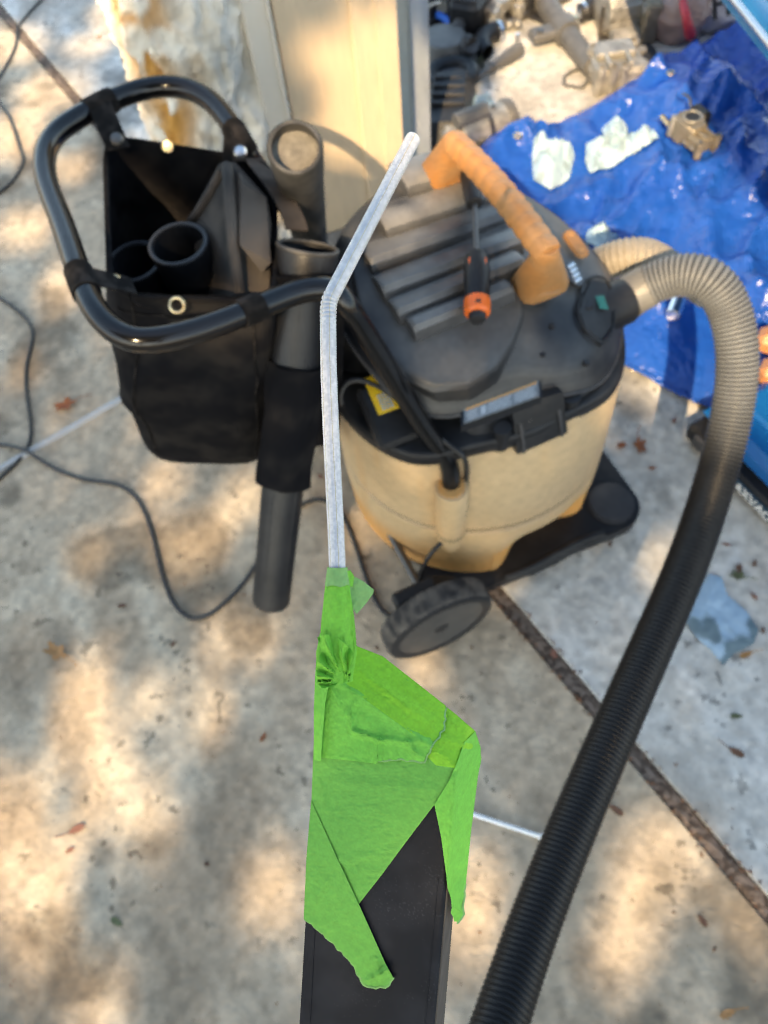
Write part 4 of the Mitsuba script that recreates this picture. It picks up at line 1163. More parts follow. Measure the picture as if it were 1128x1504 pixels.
# alloy casting cluster with pulleys (top middle)
at = P(902, 118, 0.0)
c = Cast('pump_housing', 'pale alloy pump housing with bolted flanges at the edge of the blue tarp', 'machine part', at, px_dir((902, 118), (960, 110)))
c.put('block', cbox((0.15, 0.13, 0.07), (0, 0, 0.035), 0.012), 'mat_alloy')
c.put('top_plate', cbox((0.12, 0.07, 0.02), (-0.01, 0.03, 0.078), 0.005), 'mat_alloy')
c.put('outlet', tube([(0.05, -0.01, 0.05), (0.068, -0.05, 0.05), (0.07, -0.10, 0.03)], 0.022, 16, 16), 'mat_alloy')
c.put('outlet_end', cyl((0.069, -0.085, 0.035), (0.071, -0.115, 0.025), 0.027, 18, bevel=0.003), 'mat_alloy_tan')
for x, y in ((-0.065, -0.055), (-0.03, -0.06), (0.0, -0.058), (-0.065, 0.05), (0.06, 0.055)):
    c.put('boss', cyl((x, y, 0), (x, y, 0.082), 0.016, 14, bevel=0.004), 'mat_alloy'); bolt(c, (x, y, 0.082), (0, 0, 1), 'mat_alloy_tan', 0.009)
c.put('rib', cbox((0.012, 0.12, 0.02), (-0.04, 0.0, 0.08), 0.004), 'mat_alloy'); c.put('rib', cbox((0.012, 0.12, 0.02), (0.02, 0.0, 0.08), 0.004), 'mat_alloy')
at = P(912, 40, 0.0)
c = Cast('alternator', 'alloy alternator with a dark belt pulley lying at the top edge beyond the tarp', 'machine part', at, px_dir((912, 40), (960, 30)))
c.put('body', cyl((-0.08, 0, 0.075), (0.03, 0, 0.075), 0.072, 30, bevel=0.012), 'mat_alloy')
for a in np.linspace(0, 6.28, 10)[:-1]:
    c.put('fin', cbox((0.10, 0.010, 0.014), (-0.025, 0.074 * math.cos(a), 0.075 + 0.074 * math.sin(a)), 0.003), 'mat_alloy')
c.put('pulley', tube_path([(x, 0, 0.075) for x in (0.035, 0.037, 0.050, 0.062, 0.074, 0.086, 0.088)], [0.07, 0.08, 0.070, 0.08, 0.070, 0.08, 0.03], 30), 'mat_black_plastic')
c.put('bracket', hull(np.vstack([cyl((-0.07, -0.09, 0.02), (0.02, -0.09, 0.02), 0.018, 14).vertices, cbox((0.08, 0.03, 0.03), (-0.025, -0.05, 0.04), 0.005).vertices])), 'mat_alloy')
c.put('bracket', hull(np.vstack([cyl((-0.07, 0.10, 0.03), (0.02, 0.10, 0.03), 0.018, 14).vertices, cbox((0.08, 0.03, 0.03), (-0.025, 0.06, 0.05), 0.005).vertices])), 'mat_alloy')
bolt(c, (0.02, -0.09, 0.02), (1, 0, 0), 'mat_brass', 0.012)
at = P(942, 45, 0.0)
c = Cast('compressor', 'black engine accessory with a tan end plate standing next to the alternator', 'machine part', at, px_dir((942, 45), (990, 40)))
c.put('plate', cbox((0.05, 0.14, 0.12), (0.0, -0.01, 0.06), 0.008), 'mat_alloy_tan')
c.put('pulley', tube_path([(x, 0.02, 0.09) for x in (0.04, 0.045, 0.06, 0.075, 0.095, 0.10)], [0.06, 0.075, 0.066, 0.075, 0.075, 0.03], 30), 'mat_black_matte')
c.put('hub', cyl((0.10, 0.02, 0.09), (0.125, 0.02, 0.09), 0.028, 20, bevel=0.004), 'mat_black_plastic')
c.put('lug', cyl((-0.03, -0.06, 0.10), (0.035, -0.06, 0.10), 0.015, 12), 'mat_alloy'); c.put('lug', cyl((-0.03, 0.05, 0.12), (0.03, 0.05, 0.12), 0.015, 12), 'mat_alloy')
# alloy brackets on the black tray (top, left of the strut)
at = P(742, 20, 0.0)
tray = Cast('metal_tray', 'flat black metal tray under the alloy brackets on the far concrete', 'tray', P(735, 30, 0.0), px_dir((700, 45), (785, 10)))
tray.put('plate', cbox((0.50, 0.15, 0.006), (0.0, 0.03, 0.006), 0.002), 'mat_black_matte'); tray.put('lip', cbox((0.50, 0.008, 0.022), (0.0, -0.045, 0.013), 0.002), 'mat_steel_dark'); tray.put('lip', cbox((0.50, 0.008, 0.022), (0.0, 0.105, 0.013), 0.002), 'mat_steel_dark')
for k, (x, y, dg, lab) in enumerate([(728, 24, 70, 'pale alloy bracket with rounded feet, left one on the black tray'), (752, 14, 40, 'pale alloy bracket, middle one on the black tray'), (775, 4, 55, 'pale alloy bracket at the top edge, right one on the black tray')]):
    c = Cast('alloy_bracket', lab, 'machine part', P(x, y, 0.012), dg)
    c.put('arm', hull(np.vstack([cyl((-0.07, 0, 0.02), (-0.07, 0, 0.055), 0.016, 14).vertices, cyl((0.09, 0.01, 0.01), (0.09, 0.01, 0.045), 0.026, 14).vertices])), 'mat_alloy')
    c.put('arm', hull(np.vstack([cyl((-0.07, 0, 0.0), (-0.07, 0, 0.03), 0.020, 14).vertices, cyl((-0.02, 0.075, 0.0), (-0.02, 0.075, 0.03), 0.014, 14).vertices])), 'mat_alloy')
    c.put('foot', cyl((-0.09, -0.004, 0.0), (-0.09, -0.004, 0.04), 0.017, 16, bevel=0.004), 'mat_alloy')
    bolt(c, (0.09, 0.01, 0.045), (0, 0, 1), 'mat_steel_dark', 0.011)
for k, (x, y) in enumerate([(732, 43), (745, 36), (758, 35)]):
    q = P(x, y, 0.016)
    s_ = trimesh.creation.capsule(height=0.02, radius=0.013, count=[12, 12]); s_.apply_transform(trimesh.transformations.rotation_matrix(1.2, [1, 0.4, 0])); s_.apply_translation(q)
    solo('spacer', s_, 'mat_alloy', ['small pale spacer nearest the viewer at the black tray edge', 'small pale spacer, middle of three at the black tray edge', 'small greyish spacer, furthest right of three at the black tray edge'][k], 'machine part', smooth=True)
# long bar with a socket handle
a, b = P(664, 138, 0.02), P(770, 72, 0.03)
c = Cast('ratchet_bar', 'long dark steel bar with a thick end lying across the far concrete', 'tool', a, px_dir((664, 138), (770, 72)))
L = np.linalg.norm(b - a)
c.put('bar', tube_path([(0, 0, 0), (L * 0.45, 0, 0.004), (L * 0.7, 0, 0.006)], [0.011, 0.009, 0.009], 12), 'mat_steel_dark')
c.put('sleeve', tube_path([(L * 0.4, 0, 0.005), (L * 0.55, 0, 0.006), (L * 0.62, 0, 0.006), (L * 0.8, 0, 0.008), (L * 0.96, 0, 0.01), (L, 0, 0.01)], [0.008, 0.014, 0.013, 0.020, 0.022, 0.012], 18), 'mat_grey_part')
c.put('tip', cyl((L * 0.97, 0.01, 0.025), (L * 0.97, 0.014, 0.05), 0.007, 12), 'mat_chrome'); c.put('collar', cyl((L * 0.54, 0, 0.006), (L * 0.57, 0, 0.006), 0.0165, 18), 'mat_steel_dark')
# starter motor
at = P(700, 190, 0.04)
c = Cast('starter_motor', 'dusty grey starter motor lying between the orange handle and the far concrete', 'machine part', at, px_dir((680, 195), (740, 172)))
c.put('case', cyl((-0.06, 0, 0.0), (0.09, 0, 0.0), 0.048, 28, bevel=0.006), 'mat_alloy')
c.put('end_bell', cyl((0.085, 0, 0), (0.115, 0, 0), 0.052, 28, bevel=0.008), 'mat_grey_part')
c.put('solenoid', cyl((-0.07, 0.0, 0.045), (0.03, 0.0, 0.05), 0.024, 20, bevel=0.004), 'mat_grey_part')
for y in (-0.02, 0.018):
    c.put('terminal', cyl((-0.062, y, 0.012), (-0.092, y, 0.012), 0.018, 16, bevel=0.005), 'mat_alloy')
c.put('nose', cyl((-0.06, 0, -0.005), (-0.10, 0.0, -0.01), 0.036, 20, bevel=0.005), 'mat_alloy')
bolt(c, (0.05, 0, 0.048), (0, 0, 1)); c.put('strap', cyl((0.02, 0, 0), (0.035, 0, 0), 0.0495, 28), 'mat_steel_dark')
# dark parts beside the post
at = P(652, 84, 0.0)
c = Cast('air_cleaner', 'dark grey moulded air cleaner half with a blue edge behind the steel post', 'machine part', at, 10)
c.put('shell', cyl((0, 0, 0), (0, 0, 0.07), 0.085, 28, r1=0.07, bevel=0.012), 'mat_grey_part'); c.put('neck', cyl((0.045, -0.05, 0.03), (0.06, -0.08, 0.07), 0.028, 18, bevel=0.003), 'mat_dark_grey'); c.put('port', cyl((0.05, -0.058, 0.071), (0.061, -0.082, 0.0725), 0.02, 16), 'mat_black_matte')
solo('blue_cable', tube([P(632, 22, 0.02), P(648, 24, 0.03), P(662, 38, 0.03), P(668, 58, 0.02), P(676, 78, 0.01), P(672, 92, 0.01)], [0.012, 0.011, 0.011, 0.012, 0.018, 0.016], 12, 40), 'mat_cable_blue', 'bright blue cable curving round the dark air cleaner', 'cable', smooth=True)
at = P(661, 125, 0.0)
c = Cast('throttle_duct', 'black rubber air duct ring in front of the dark air cleaner', 'machine part', at, 20)
c.put('ring', tube_path([np.array([0.07 * math.cos(a), 0.055 * math.sin(a), 0.03]) for a in np.linspace(0, 6.2832, 40)], 0.024, 14, cap=False), 'mat_black_plastic'); c.put('core', cyl((0, 0, 0), (0, 0, 0.035), 0.05, 24, bevel=0.005), 'mat_dark_grey')
at = P(660, 172, 0.0)
c = Cast('engine_cover', 'black ribbed plastic engine cover piled behind the orange carry handle', 'machine part', at, 75)
c.put('shell', hull([(-0.17, -0.085, 0), (0.13, -0.07, 0), (0.13, 0.07, 0), (-0.17, 0.085, 0), (-0.13, -0.05, 0.08), (0.09, -0.04, 0.09), (0.09, 0.05, 0.08), (-0.13, 0.05, 0.07)]), 'mat_black_plastic')
for k in range(4):
    c.put('rib', cbox((0.012, 0.10, 0.012), (-0.06 + 0.04 * k, 0, 0.082), 0.003), 'mat_black_matte')
c.put('hose_stub', tube([(-0.1, 0, 0.03), (-0.15, -0.02, 0.04), (-0.18, -0.06, 0.02)], 0.022, 14, 16), 'mat_black_plastic')
at = P(692, 40, 0.0)
c = Cast('control_box', 'black plastic control box standing between the post and the alloy brackets', 'box', at, 60)
c.put('case', cbox((0.17, 0.10, 0.11), (0, 0, 0.055), 0.012), 'mat_black_plastic'); c.put('lid', cbox((0.15, 0.085, 0.014), (0, 0, 0.115), 0.006), 'mat_black_matte'); c.put('socket', cyl((-0.085, 0.01, 0.05), (-0.12, 0.01, 0.05), 0.022, 16), 'mat_dark_grey'); c.put('side_grip', cbox((0.05, 0.03, 0.05), (0.0, -0.06, 0.05), 0.006), 'mat_dark_grey')
at = P(660, 5, 0.0)
c = Cast('intake_manifold', 'black intake manifold runners at the top edge right of the post', 'machine part', at, 0)
c.put('plenum', cyl((-0.12, 0.02, 0.06), (0.12, 0.02, 0.06), 0.05, 20, bevel=0.01), 'mat_black_plastic')
for k in range(3):
    c.put('runner', tube([(-0.08 + 0.08 * k, 0, 0.07), (-0.08 + 0.08 * k, -0.06, 0.09), (-0.08 + 0.08 * k, -0.10, 0.02)], 0.024, 12, 14), 'mat_black_plastic')
solo('grass_tuft', cat(*[hull([P(705 + k, 96 + (k % 3) * 3, 0.0), P(707 + k, 97 + (k % 3) * 3, 0.0), P(698 + 3 * k, 86 - (k % 4) * 2, 0.04), P(698 + 3 * k, 87, 0.045)]) for k in range(6)]), 'mat_leaf_d', 'small green weed sprig by the long steel bar', 'weed', smooth=False)

CL = [('black_elbow', 'black rubber elbow lying between the strut and the alloy pump housing', 868, 28, 20, 'mat_black_matte'), ('dark_bracket', 'dark steel bracket leaning on the alternator', 886, 70, 80, 'mat_steel_dark'), ('pulley_wheel', 'black grooved pulley wheel lying above the pump housing', 938, 92, 0, 'mat_black_plastic'),
      ('dark_bracket', 'dark steel bracket at the top edge between brackets and strut', 800, 34, 130, 'mat_black_matte'), ('black_elbow', 'black rubber elbow next to the control box', 716, 66, 200, 'mat_black_plastic'), ('gasket', 'dark flat gasket lying on the sunlit concrete left of the pump housing', 846, 118, 60, 'mat_grey_part')]
for nm, lab, x, y, dg, mt_ in CL:
    c = Cast(nm, lab, 'machine part', P(x, y, 0.0), dg)
    if nm == 'black_elbow':
        c.put('bend', tube([(-0.05, 0, 0.03), (0, 0, 0.035), (0.04, 0.03, 0.035), (0.05, 0.08, 0.03)], 0.027, 14, 20, hollow=0.005), mt_); c.put('clamp', tube_path([(-0.042, 0, 0.031), (-0.030, 0, 0.032)], 0.0295, 18), 'mat_chrome')
    elif nm == 'dark_bracket':
        c.put('leg', cbox((0.13, 0.03, 0.012), (0, 0, 0.008), 0.003), mt_); c.put('upright', cbox((0.012, 0.03, 0.09), (0.06, 0, 0.05), 0.003), mt_); bolt(c, (-0.04, 0, 0.014), (0, 0, 1), 'mat_chrome', 0.009)
    elif nm == 'pulley_wheel':
        c.put('rim', tube_path([(0, 0, z) for z in (0.002, 0.004, 0.014, 0.024, 0.034, 0.036)], [0.04, 0.05, 0.043, 0.05, 0.046, 0.03], 30), mt_); c.put('hub', cyl((0, 0, 0.03), (0, 0, 0.045), 0.016, 18, bevel=0.003), 'mat_alloy')
    else:
        rr_ = [np.array([(0.045 + 0.008 * math.cos(3 * a)) * math.cos(a), 0.035 * math.sin(a), 0.004]) for a in np.linspace(0, 6.2832, 30)]
        c.put('ring', tube_path(rr_, 0.006, 6, cap=False), mt_)

# round knob on the tarp under the hose loop
at = on_tarp(990, 456)
c = Cast('socket_bit', 'short silver socket lying on the tarp inside the hose loop', 'tool', at + [0, 0, 0.018], 60)
c.put('barrel', cyl((-0.035, 0, 0), (0.02, 0, 0), 0.017, 20, bevel=0.003), 'mat_chrome'); c.put('drive_end', cyl((0.02, 0, 0), (0.04, 0, 0), 0.013, 20, bevel=0.002), 'mat_steel_dark')

# ------------------------------------------------------------------ blue and black tool case on the right
ck = thing('tool_case', 'blue and black power tool case with white lettering on the concrete at the right edge', 'tool case')
e0, e1 = P(1012, 655, 0.0), P(1150, 800, 0.0)
X = e1 - e0; X[2] = 0; Lx = 0.50; X /= np.linalg.norm(X)
Y = np.array([-X[1], X[0], 0]);
if Y @ np.array([1, 1, 0]) < 0:
    Y = -Y
axc = np.array([X, Y, [0, 0, 1.0]])
O = P(1002, 640, 0.0)
def cc(sx, sy, sz, x, y, z, ch=0.008):
    return cbox((sx, sy, sz), O + X * x + Y * y + np.array([0, 0, z]), ch, axc)
part(ck, 'base', cc(0.50, 0.22, 0.045, 0.25, 0.11, 0.024), 'mat_black_plastic', 'black base')
part(ck, 'front_strip', cc(0.40, 0.006, 0.026, 0.27, -0.003, 0.028, 0.002), 'mat_teal_dark', 'dark strip with white lettering')
part(ck, 'body', cc(0.47, 0.19, 0.06, 0.255, 0.115, 0.078, 0.016), 'mat_case_blue', 'bright blue body')
part(ck, 'ridge', cc(0.44, 0.07, 0.018, 0.26, 0.11, 0.113, 0.006), 'mat_case_blue')
part(ck, 'shoulder', cc(0.06, 0.12, 0.03, 0.035, 0.09, 0.060, 0.008), 'mat_black_plastic')
part(ck, 'stripe', cc(0.05, 0.05, 0.004, 0.03, 0.05, 0.0765, 0.001), 'mat_case_blue')
for x in (0.06, 0.30):
    part(ck, 'screw', WM(TM([[0, 0, 0]], np.zeros((0, 3), int))) if False else cyl(O + X * x + Y * 0.03 + [0, 0, 0.09], O + X * x + Y * 0.025 + [0, 0, 0.112], 0.010, 16, bevel=0.002), 'mat_chrome')
tx = meshkit.text_mesh('MAXVAC', 0.021, 0.0012, bold=True)
M = np.array([X, [0, 0, 1.0], -Y])
tx.vertices = tx.vertices @ M + (O + X * 0.135 + Y * (-0.0062) + np.array([0, 0, 0.018]))
part(ck, 'lettering', tx, 'mat_white_print', 'white lettering', smooth=False)
part(ck, 'latch', cc(0.03, 0.012, 0.035, 0.045, -0.004, 0.030, 0.004), 'mat_dark_grey')
# two orange padded blocks behind it
for k, (x, y, lab) in enumerate([(1128, 505, 'upper orange padded block at the right edge beyond the hose'), (1132, 552, 'lower orange padded block at the right edge above the blue tool case')]):
    kk = thing('padded_block', lab, 'foam block')
    q = P(x, y, 0.10)
    part(kk, 'pad', cbox((0.085, 0.055, 0.05), q + [0.02, 0, 0], 0.013, basis(np.array([0.8, -0.55, 0]))), 'mat_peach')
    part(kk, 'backing', cbox((0.08, 0.05, 0.075), q + [0.022, 0.004, -0.062], 0.006, basis(np.array([0.8, -0.55, 0]))), 'mat_black_matte')

# ------------------------------------------------------------------ far right: plastic sack and the blue vehicle panel
at = P(1030, 30, 0.0)
sk2 = thing('plastic_sack', 'crumpled clear and white plastic sack with dark lettering behind the tarp', 'sack')
v = trimesh.creation.icosphere(subdivisions=5, radius=1.0)
q = v.vertices * [0.34, 0.22, 0.15] + [0.10, 0.13, 0.09]
w = 1 - np.abs(fb(q, 9, 4, 3)) * 4
q = q + v.vertices * (0.035 * np.clip(w, -1, 1))[:, None]
q[:, 2] = np.maximum(q[:, 2], 0.003)
v.vertices = q + at
part(sk2, 'bag', v, 'mat_sack', smooth=True)
v = trimesh.creation.icosphere(subdivisions=4, radius=1.0)
q = v.vertices * [0.10, 0.16, 0.10] + [-0.10, 0.05, 0.06]
q = q + v.vertices * (0.03 * np.clip(1 - np.abs(fb(q, 11, 4, 8)) * 4, -1, 1))[:, None]; q[:, 2] = np.maximum(q[:, 2], 0.002)
v.vertices = q + at
part(sk2, 'contents', v, 'mat_sack_brown', 'brownish end of the sack', smooth=True)
part(sk2, 'red_band', tube([P(1002, 0, 0.12), P(1008, 25, 0.12), P(1014, 52, 0.06)], [0.010, 0.012, 0.016], 8, 16), 'mat_red', 'red printed band')
tx = meshkit.text_mesh('H.H', 0.060, 0.004, bold=True)
tq = P(1043, 30, 0.275); rx = P(1085, 17, 0.275) - tq; rx /= np.linalg.norm(rx)
uz = np.array([0, 0.55, 0.83]); uz = uz - rx * (uz @ rx); uz /= np.linalg.norm(uz)
tx.vertices = tx.vertices @ np.array([rx, uz, np.cross(rx, uz)]) + tq
part(sk2, 'lettering', tx, 'mat_black_matte', 'dark lettering', smooth=False)

bk = thing('vehicle_panel', 'glossy blue vehicle body panel with bright edge trim at the top right corner', 'car')
a, b = P(1066, -14, 0.62), P(1160, 105, 0.62)
X = b - a; L = np.linalg.norm(X); X /= L
Y = np.cross([0, 0, 1.0], X);
if Y @ np.array([1, 1, 0]) < 0:
    Y = -Y
s = np.linspace(-0.5, L + 0.9, 40)
prof = [(0.0, -0.02), (-0.004, 0.0), (0.004, 0.012), (0.02, 0.016), (0.045, 0.010), (0.055, 0.006), (0.065, 0.010), (0.09, 0.022), (0.20, 0.040), (0.5, 0.06), (0.9, 0.05), (1.7, 0.03), (1.7, -0.36), (0.97, -0.36), (0.94, -0.03), (0.05, -0.012), (0.02, -0.02)]
V = [[a + X * t + Y * w + np.array([0, 0, zz]) for w, zz in prof] for t in s]
part(bk, 'body', TM(np.array(V).reshape(-1, 3), grid_faces(len(s), len(prof), True)), 'mat_car_blue', smooth=40)
part(bk, 'edge_trim', tube_path([a + X * t + Y * (-0.004) + np.array([0, 0, 0.006]) for t in s], 0.006, 12), 'mat_chrome', smooth=True)
part(bk, 'crease_trim', tube_path([a + X * t + Y * 0.055 + np.array([0, 0, 0.009]) for t in s], 0.004, 10), 'mat_galv', smooth=True)

# ------------------------------------------------------------------ board, post, drop cloth
bl, br_ = P(462, 350, 0.0), P(598, 312, 0.0)
X = br_ - bl; Wb = np.linalg.norm(X); X /= Wb
Y = np.cross([0, 0, 1.0], X)                           # away from the camera
axw = np.array([X, Y, [0, 0, 1.0]])
lean = np.array([0, 0, 0])
bd = thing('board', 'tan wooden board standing upright against the steel post behind the vacuum', 'board')
def wall(x0, x1, y, th, z0, z1, ch=0.003):
    return cbox((x1 - x0, th, z1 - z0), bl + X * (x0 + x1) / 2 + Y * y + np.array([0, 0, (z0 + z1) / 2]), ch, axw)
part(bd, 'panel', wall(0, Wb, 0.010, 0.018, 0.003, 1.15), 'mat_board')
part(bd, 'batten', wall(Wb * 0.60, Wb * 0.995, -0.0035, 0.010, 0.004, 1.149, 0.004), 'mat_board')
part(bd, 'batten', wall(Wb * 0.80, Wb * 0.985, -0.0105, 0.006, 0.005, 1.147, 0.003), 'mat_board')
sb = thing('trim_board', 'narrow greyish white trim board beside the tan board behind the drop cloth', 'board')
part(sb, 'plank', wall(-0.062, -0.004, 0.016, 0.03, 0.003, 1.12, 0.004), 'mat_board_grey')
part(sb, 'edge_bead', wall(-0.012, -0.0045, -0.002, 0.008, 0.004, 1.118, 0.002), 'mat_board_grey')
po = thing('steel_post', 'upright galvanised steel angle post right of the tan board', 'post')
pc_ = P(609, 262, 0.0)
dx = np.array([0.80, -0.28, 0]); dx /= np.linalg.norm(dx); dy = np.array([-0.85, -0.35, 0]) ; dy /= np.linalg.norm(dy)
def flange(dirv, w):
    nrm = np.array([-dirv[1], dirv[0], 0])
    return cbox((w, 0.005, 1.25), pc_ + dirv * w / 2 + np.array([0, 0, 0.627]), 0.0015, np.array([dirv, nrm, [0, 0, 1.0]]))
axp = [np.array([0.97, 0.25, 0]), np.array([-0.55, 0.83, 0])]
part(po, 'face', cbox((0.050, 0.006, 1.25), pc_ + axp[0] * 0.025 + [0, 0, 0.628], 0.002, np.array([axp[0], np.cross([0, 0, 1.0], axp[0]), [0, 0, 1.0]])), 'mat_galv', smooth=False)
part(po, 'side_face', cbox((0.070, 0.006, 1.25), pc_ + axp[1] * 0.037 + [0, 0, 0.628], 0.002, np.array([axp[1], np.cross([0, 0, 1.0], axp[1]), [0, 0, 1.0]])), 'mat_galv', smooth=False)
part(po, 'foot_plate', cbox((0.12, 0.10, 0.006), pc_ + [0.0, 0.03, 0.004], 0.001), 'mat_galv', smooth=False)
part(po, 'wire_tie', tube([P(626, 12, 0.33), P(636, 6, 0.34), P(646, 4, 0.33)], 0.003, 8, 12), 'mat_board_grey')

# the stained canvas roll
bc = 0.5 * (P(300, 352, 0) + P(442, 345, 0)); hw = 0.5 * np.linalg.norm(P(300, 352, 0) - P(442, 345, 0))
nz_, na_ = 90, 130
a = np.linspace(0, 2 * np.pi, na_, endpoint=False)
V = []
for z in np.linspace(0.0, 1.0, nz_):
    c0_ = bc + np.array([-0.015 * z, 0.06 + 0.02 * z, z])
    q = np.stack([np.cos(a) * hw * (1.0 + 0.06 * z), np.sin(a) * 0.115, np.zeros(na_)], 1)
    pq = np.c_[np.cos(a) * 0.6, np.sin(a) * 0.6, np.full(na_, z * 1.1)]
    fold = (1 - np.abs(fb(pq, 5.5, 4, 2)) * 4)
    fold2 = (1 - np.abs(fb(pq * [1, 1, 1.6], 13, 3, 6)) * 4)
    spir = 0.012 * np.sin(a * 1.0 + 1.0)
    r = 1 + 0.24 * np.clip(fold, -1, 1) + 0.12 * np.clip(fold2, -1, 1)
    V.append(c0_ + q * r[:, None])
V = np.array(V)
V = np.vstack([V.reshape(-1, 3), V[-1].mean(0)[None]])
tf = [[len(V) - 1, (nz_ - 1) * na_ + j, (nz_ - 1) * na_ + (j + 1) % na_] for j in range(na_)]
solo('drop_cloth', TM(V, np.vstack([grid_faces(nz_, na_, True), tf])), 'mat_dropcloth', 'rolled white drop cloth with rusty brown stains standing behind the tool bag', 'cloth', smooth=True)

# ------------------------------------------------------------------ fallen leaves and crumbs
def oak(sz, seed):
    r_ = np.random.default_rng(seed)
    n = 26
    a = np.linspace(0, 2 * np.pi, n, endpoint=False)
    lob = 0.5 + 0.16 * np.cos(a * 5 + r_.uniform(0, 6)) + r_.uniform(-0.05, 0.05, n)
    q = np.stack([np.cos(a) * lob * 1.25, np.sin(a) * lob * 0.75], 1) * sz
    return q


def plain(sz, seed):
    t = np.linspace(0, 2 * np.pi, 18, endpoint=False)
    return np.stack([np.cos(t) * 0.6 * sz, np.sin(t) * 0.25 * sz * (1 + 0.3 * np.cos(t))], 1)


LEAVES = [(97, 597, 0.040, 'a', oak, 'large orange lobed leaf beside the sealant joint left of the bag'), (84, 958, 0.036, 'e', oak, 'curled tan orange leaf on the tan concrete at the left'), (387, 1083, 0.016, 'a', plain, 'small narrow orange leaf left of the green tape'),
          (113, 1218, 0.026, 'b', plain, 'faded reddish leaf in the lower left, upper of two'), (103, 1249, 0.014, 'b', plain, 'small dark red leaf in the lower left, lower of two'), (172, 1354, 0.020, 'd', plain, 'dark green leaf on the lower left concrete'), (180, 890, 0.016, 'c', plain, 'blackish leaf scrap right of the curled tan leaf'), (255, 946, 0.013, 'c', plain, 'small black leaf scrap below the power cord'),
          (940, 655, 0.030, 'a', oak, 'rust brown leaf right of the tan drum, nearest the vacuum'), (912, 655, 0.018, 'a', oak, 'small rust leaf tucked against the tan drum'), (990, 618, 0.014, 'b', plain, 'small brown leaf below the tarp corner'), (958, 688, 0.014, 'a', plain, 'small rust leaf below the rust brown one'), (1085, 835, 0.016, 'c', oak, 'brown leaf on the pale slab right of the hose, upper one'), (1083, 846, 0.022, 'd', oak, 'olive leaf on the pale slab above the damp rag'),
          (1107, 876, 0.015, 'b', plain, 'small brown leaf on the pale slab right of the damp rag'), (1120, 926, 0.012, 'c', plain, 'brown leaf scrap at the right edge by the damp rag'), (1095, 962, 0.022, 'e', plain, 'tan orange leaf below the damp rag'), (1081, 1105, 0.024, 'c', plain, 'curled brown leaf in the middle of the pale slab'), (1081, 1052, 0.018, 'd', plain, 'dull green leaf on the pale slab above the curled brown leaf'), (1031, 1352, 0.018, 'c', plain, 'dark curled leaf on the tan concrete at the lower right'),
          (1068, 1488, 0.022, 'e', plain, 'tan leaf at the bottom right corner'), (1108, 828, 0.014, 'c', plain, 'dark leaf scrap near the tool case'), (896, 800, 0.012, 'c', plain, 'small dark scrap in front of the dolly lobe'), (905, 1190, 0.022, 'c', plain, 'brown scrap on the tan concrete left of the joint'), (813, 961, 0.016, 'b', oak, 'reddish leaf stuck on the wood joint strip'), (1066, 800, 0.013, 'b', plain, 'small brown leaf beside the hose at the tool case'), (1100, 700, 0.012, 'c', plain, 'brown scrap under the tool case edge'),
          (146, 55, 0.020, 'e', plain, 'small yellow tan leaf at the top left by the drop cloth'), (120, 113, 0.010, 'c', plain, 'small dark scrap above the tube handle at the top left'), (470, 700, 0.014, 'b', plain, 'small red brown leaf between the wand and the vacuum')]
for k, (x, y, sz, tone, fn, lab) in enumerate(LEAVES):
    q = fn(sz, k)
    if fn is oak:
        poly = Polygon(q).buffer(0)
    else:
        poly = Polygon(q)
    if poly.geom_type != 'Polygon':
        poly = max(poly.geoms, key=lambda g_: g_.area)
    pts, t = fill_polygon(poly, sz * 0.16)
    zc = 0.004 + 0.10 * sz + (pts[:, 0] / sz) ** 2 * sz * 0.18 + np.abs(pts[:, 1]) * 0.25 + nz(np.c_[pts, pts[:, 0] * 0 + k], 2.2 / sz, k) * sz * 0.14
    a = rng.uniform(0, 6.28)
    ro = np.array([[math.cos(a), -math.sin(a)], [math.sin(a), math.cos(a)]])
    v = np.c_[pts @ ro.T, np.maximum(zc - zc.min() + 0.002, 0.002)] + P(x, y, 0.0)
    lk = thing('fallen_leaf', lab, 'leaf')
    part(lk, 'blade', sheet(v, t, np.array([0, 0, -0.0008])), f'mat_leaf_{tone}', smooth=True)
    if sz > 0.02:
        s0_ = v[np.argmin(pts[:, 0])]
        part(lk, 'stalk', tube([s0_, s0_ + np.r_[ro @ np.array([-0.45 * sz, 0.05 * sz]), 0.001], s0_ + np.r_[ro @ np.array([-0.9 * sz, 0.2 * sz]), 0.0]], 0.0009, 6, 8), f'mat_leaf_{tone}')
grit = []
for k in range(420):
    x, y = rng.uniform(-20, 1128), rng.uniform(520, 1500)
    c = P(x, y, 0.0)
    b = trimesh.creation.icosphere(subdivisions=0, radius=1.0)
    sz = 0.0009 * math.exp(rng.normal(0, 0.5))
    b.apply_scale([sz * rng.uniform(0.7, 1.8), sz, sz * 0.6]); b.apply_transform(trimesh.transformations.rotation_matrix(rng.uniform(0, 6.28), [0, 0, 1])); b.apply_translation(c + [0, 0, sz * 0.3])
    grit.append(b)
scene['grit'] = mikit.ply(cat(*grit), 'mat_debris', False)
labels['grit'] = {'label': 'fine dark grit and plant crumbs scattered over the concrete', 'category': 'grit', 'kind': 'stuff'}

# ------------------------------------------------------------------ foreground: crevice nozzle wrapped in green tape, straw
def depf(px, py):
    return 0.333 + (564 - px) * 9.0e-5 + (py - 1200) * 1.2e-5


def plane3(a, b, c):
    n = np.cross(b - a, c - a); n /= np.linalg.norm(n)
    if n @ (EYE - a) < 0:
        n = -n
    return n, n @ a


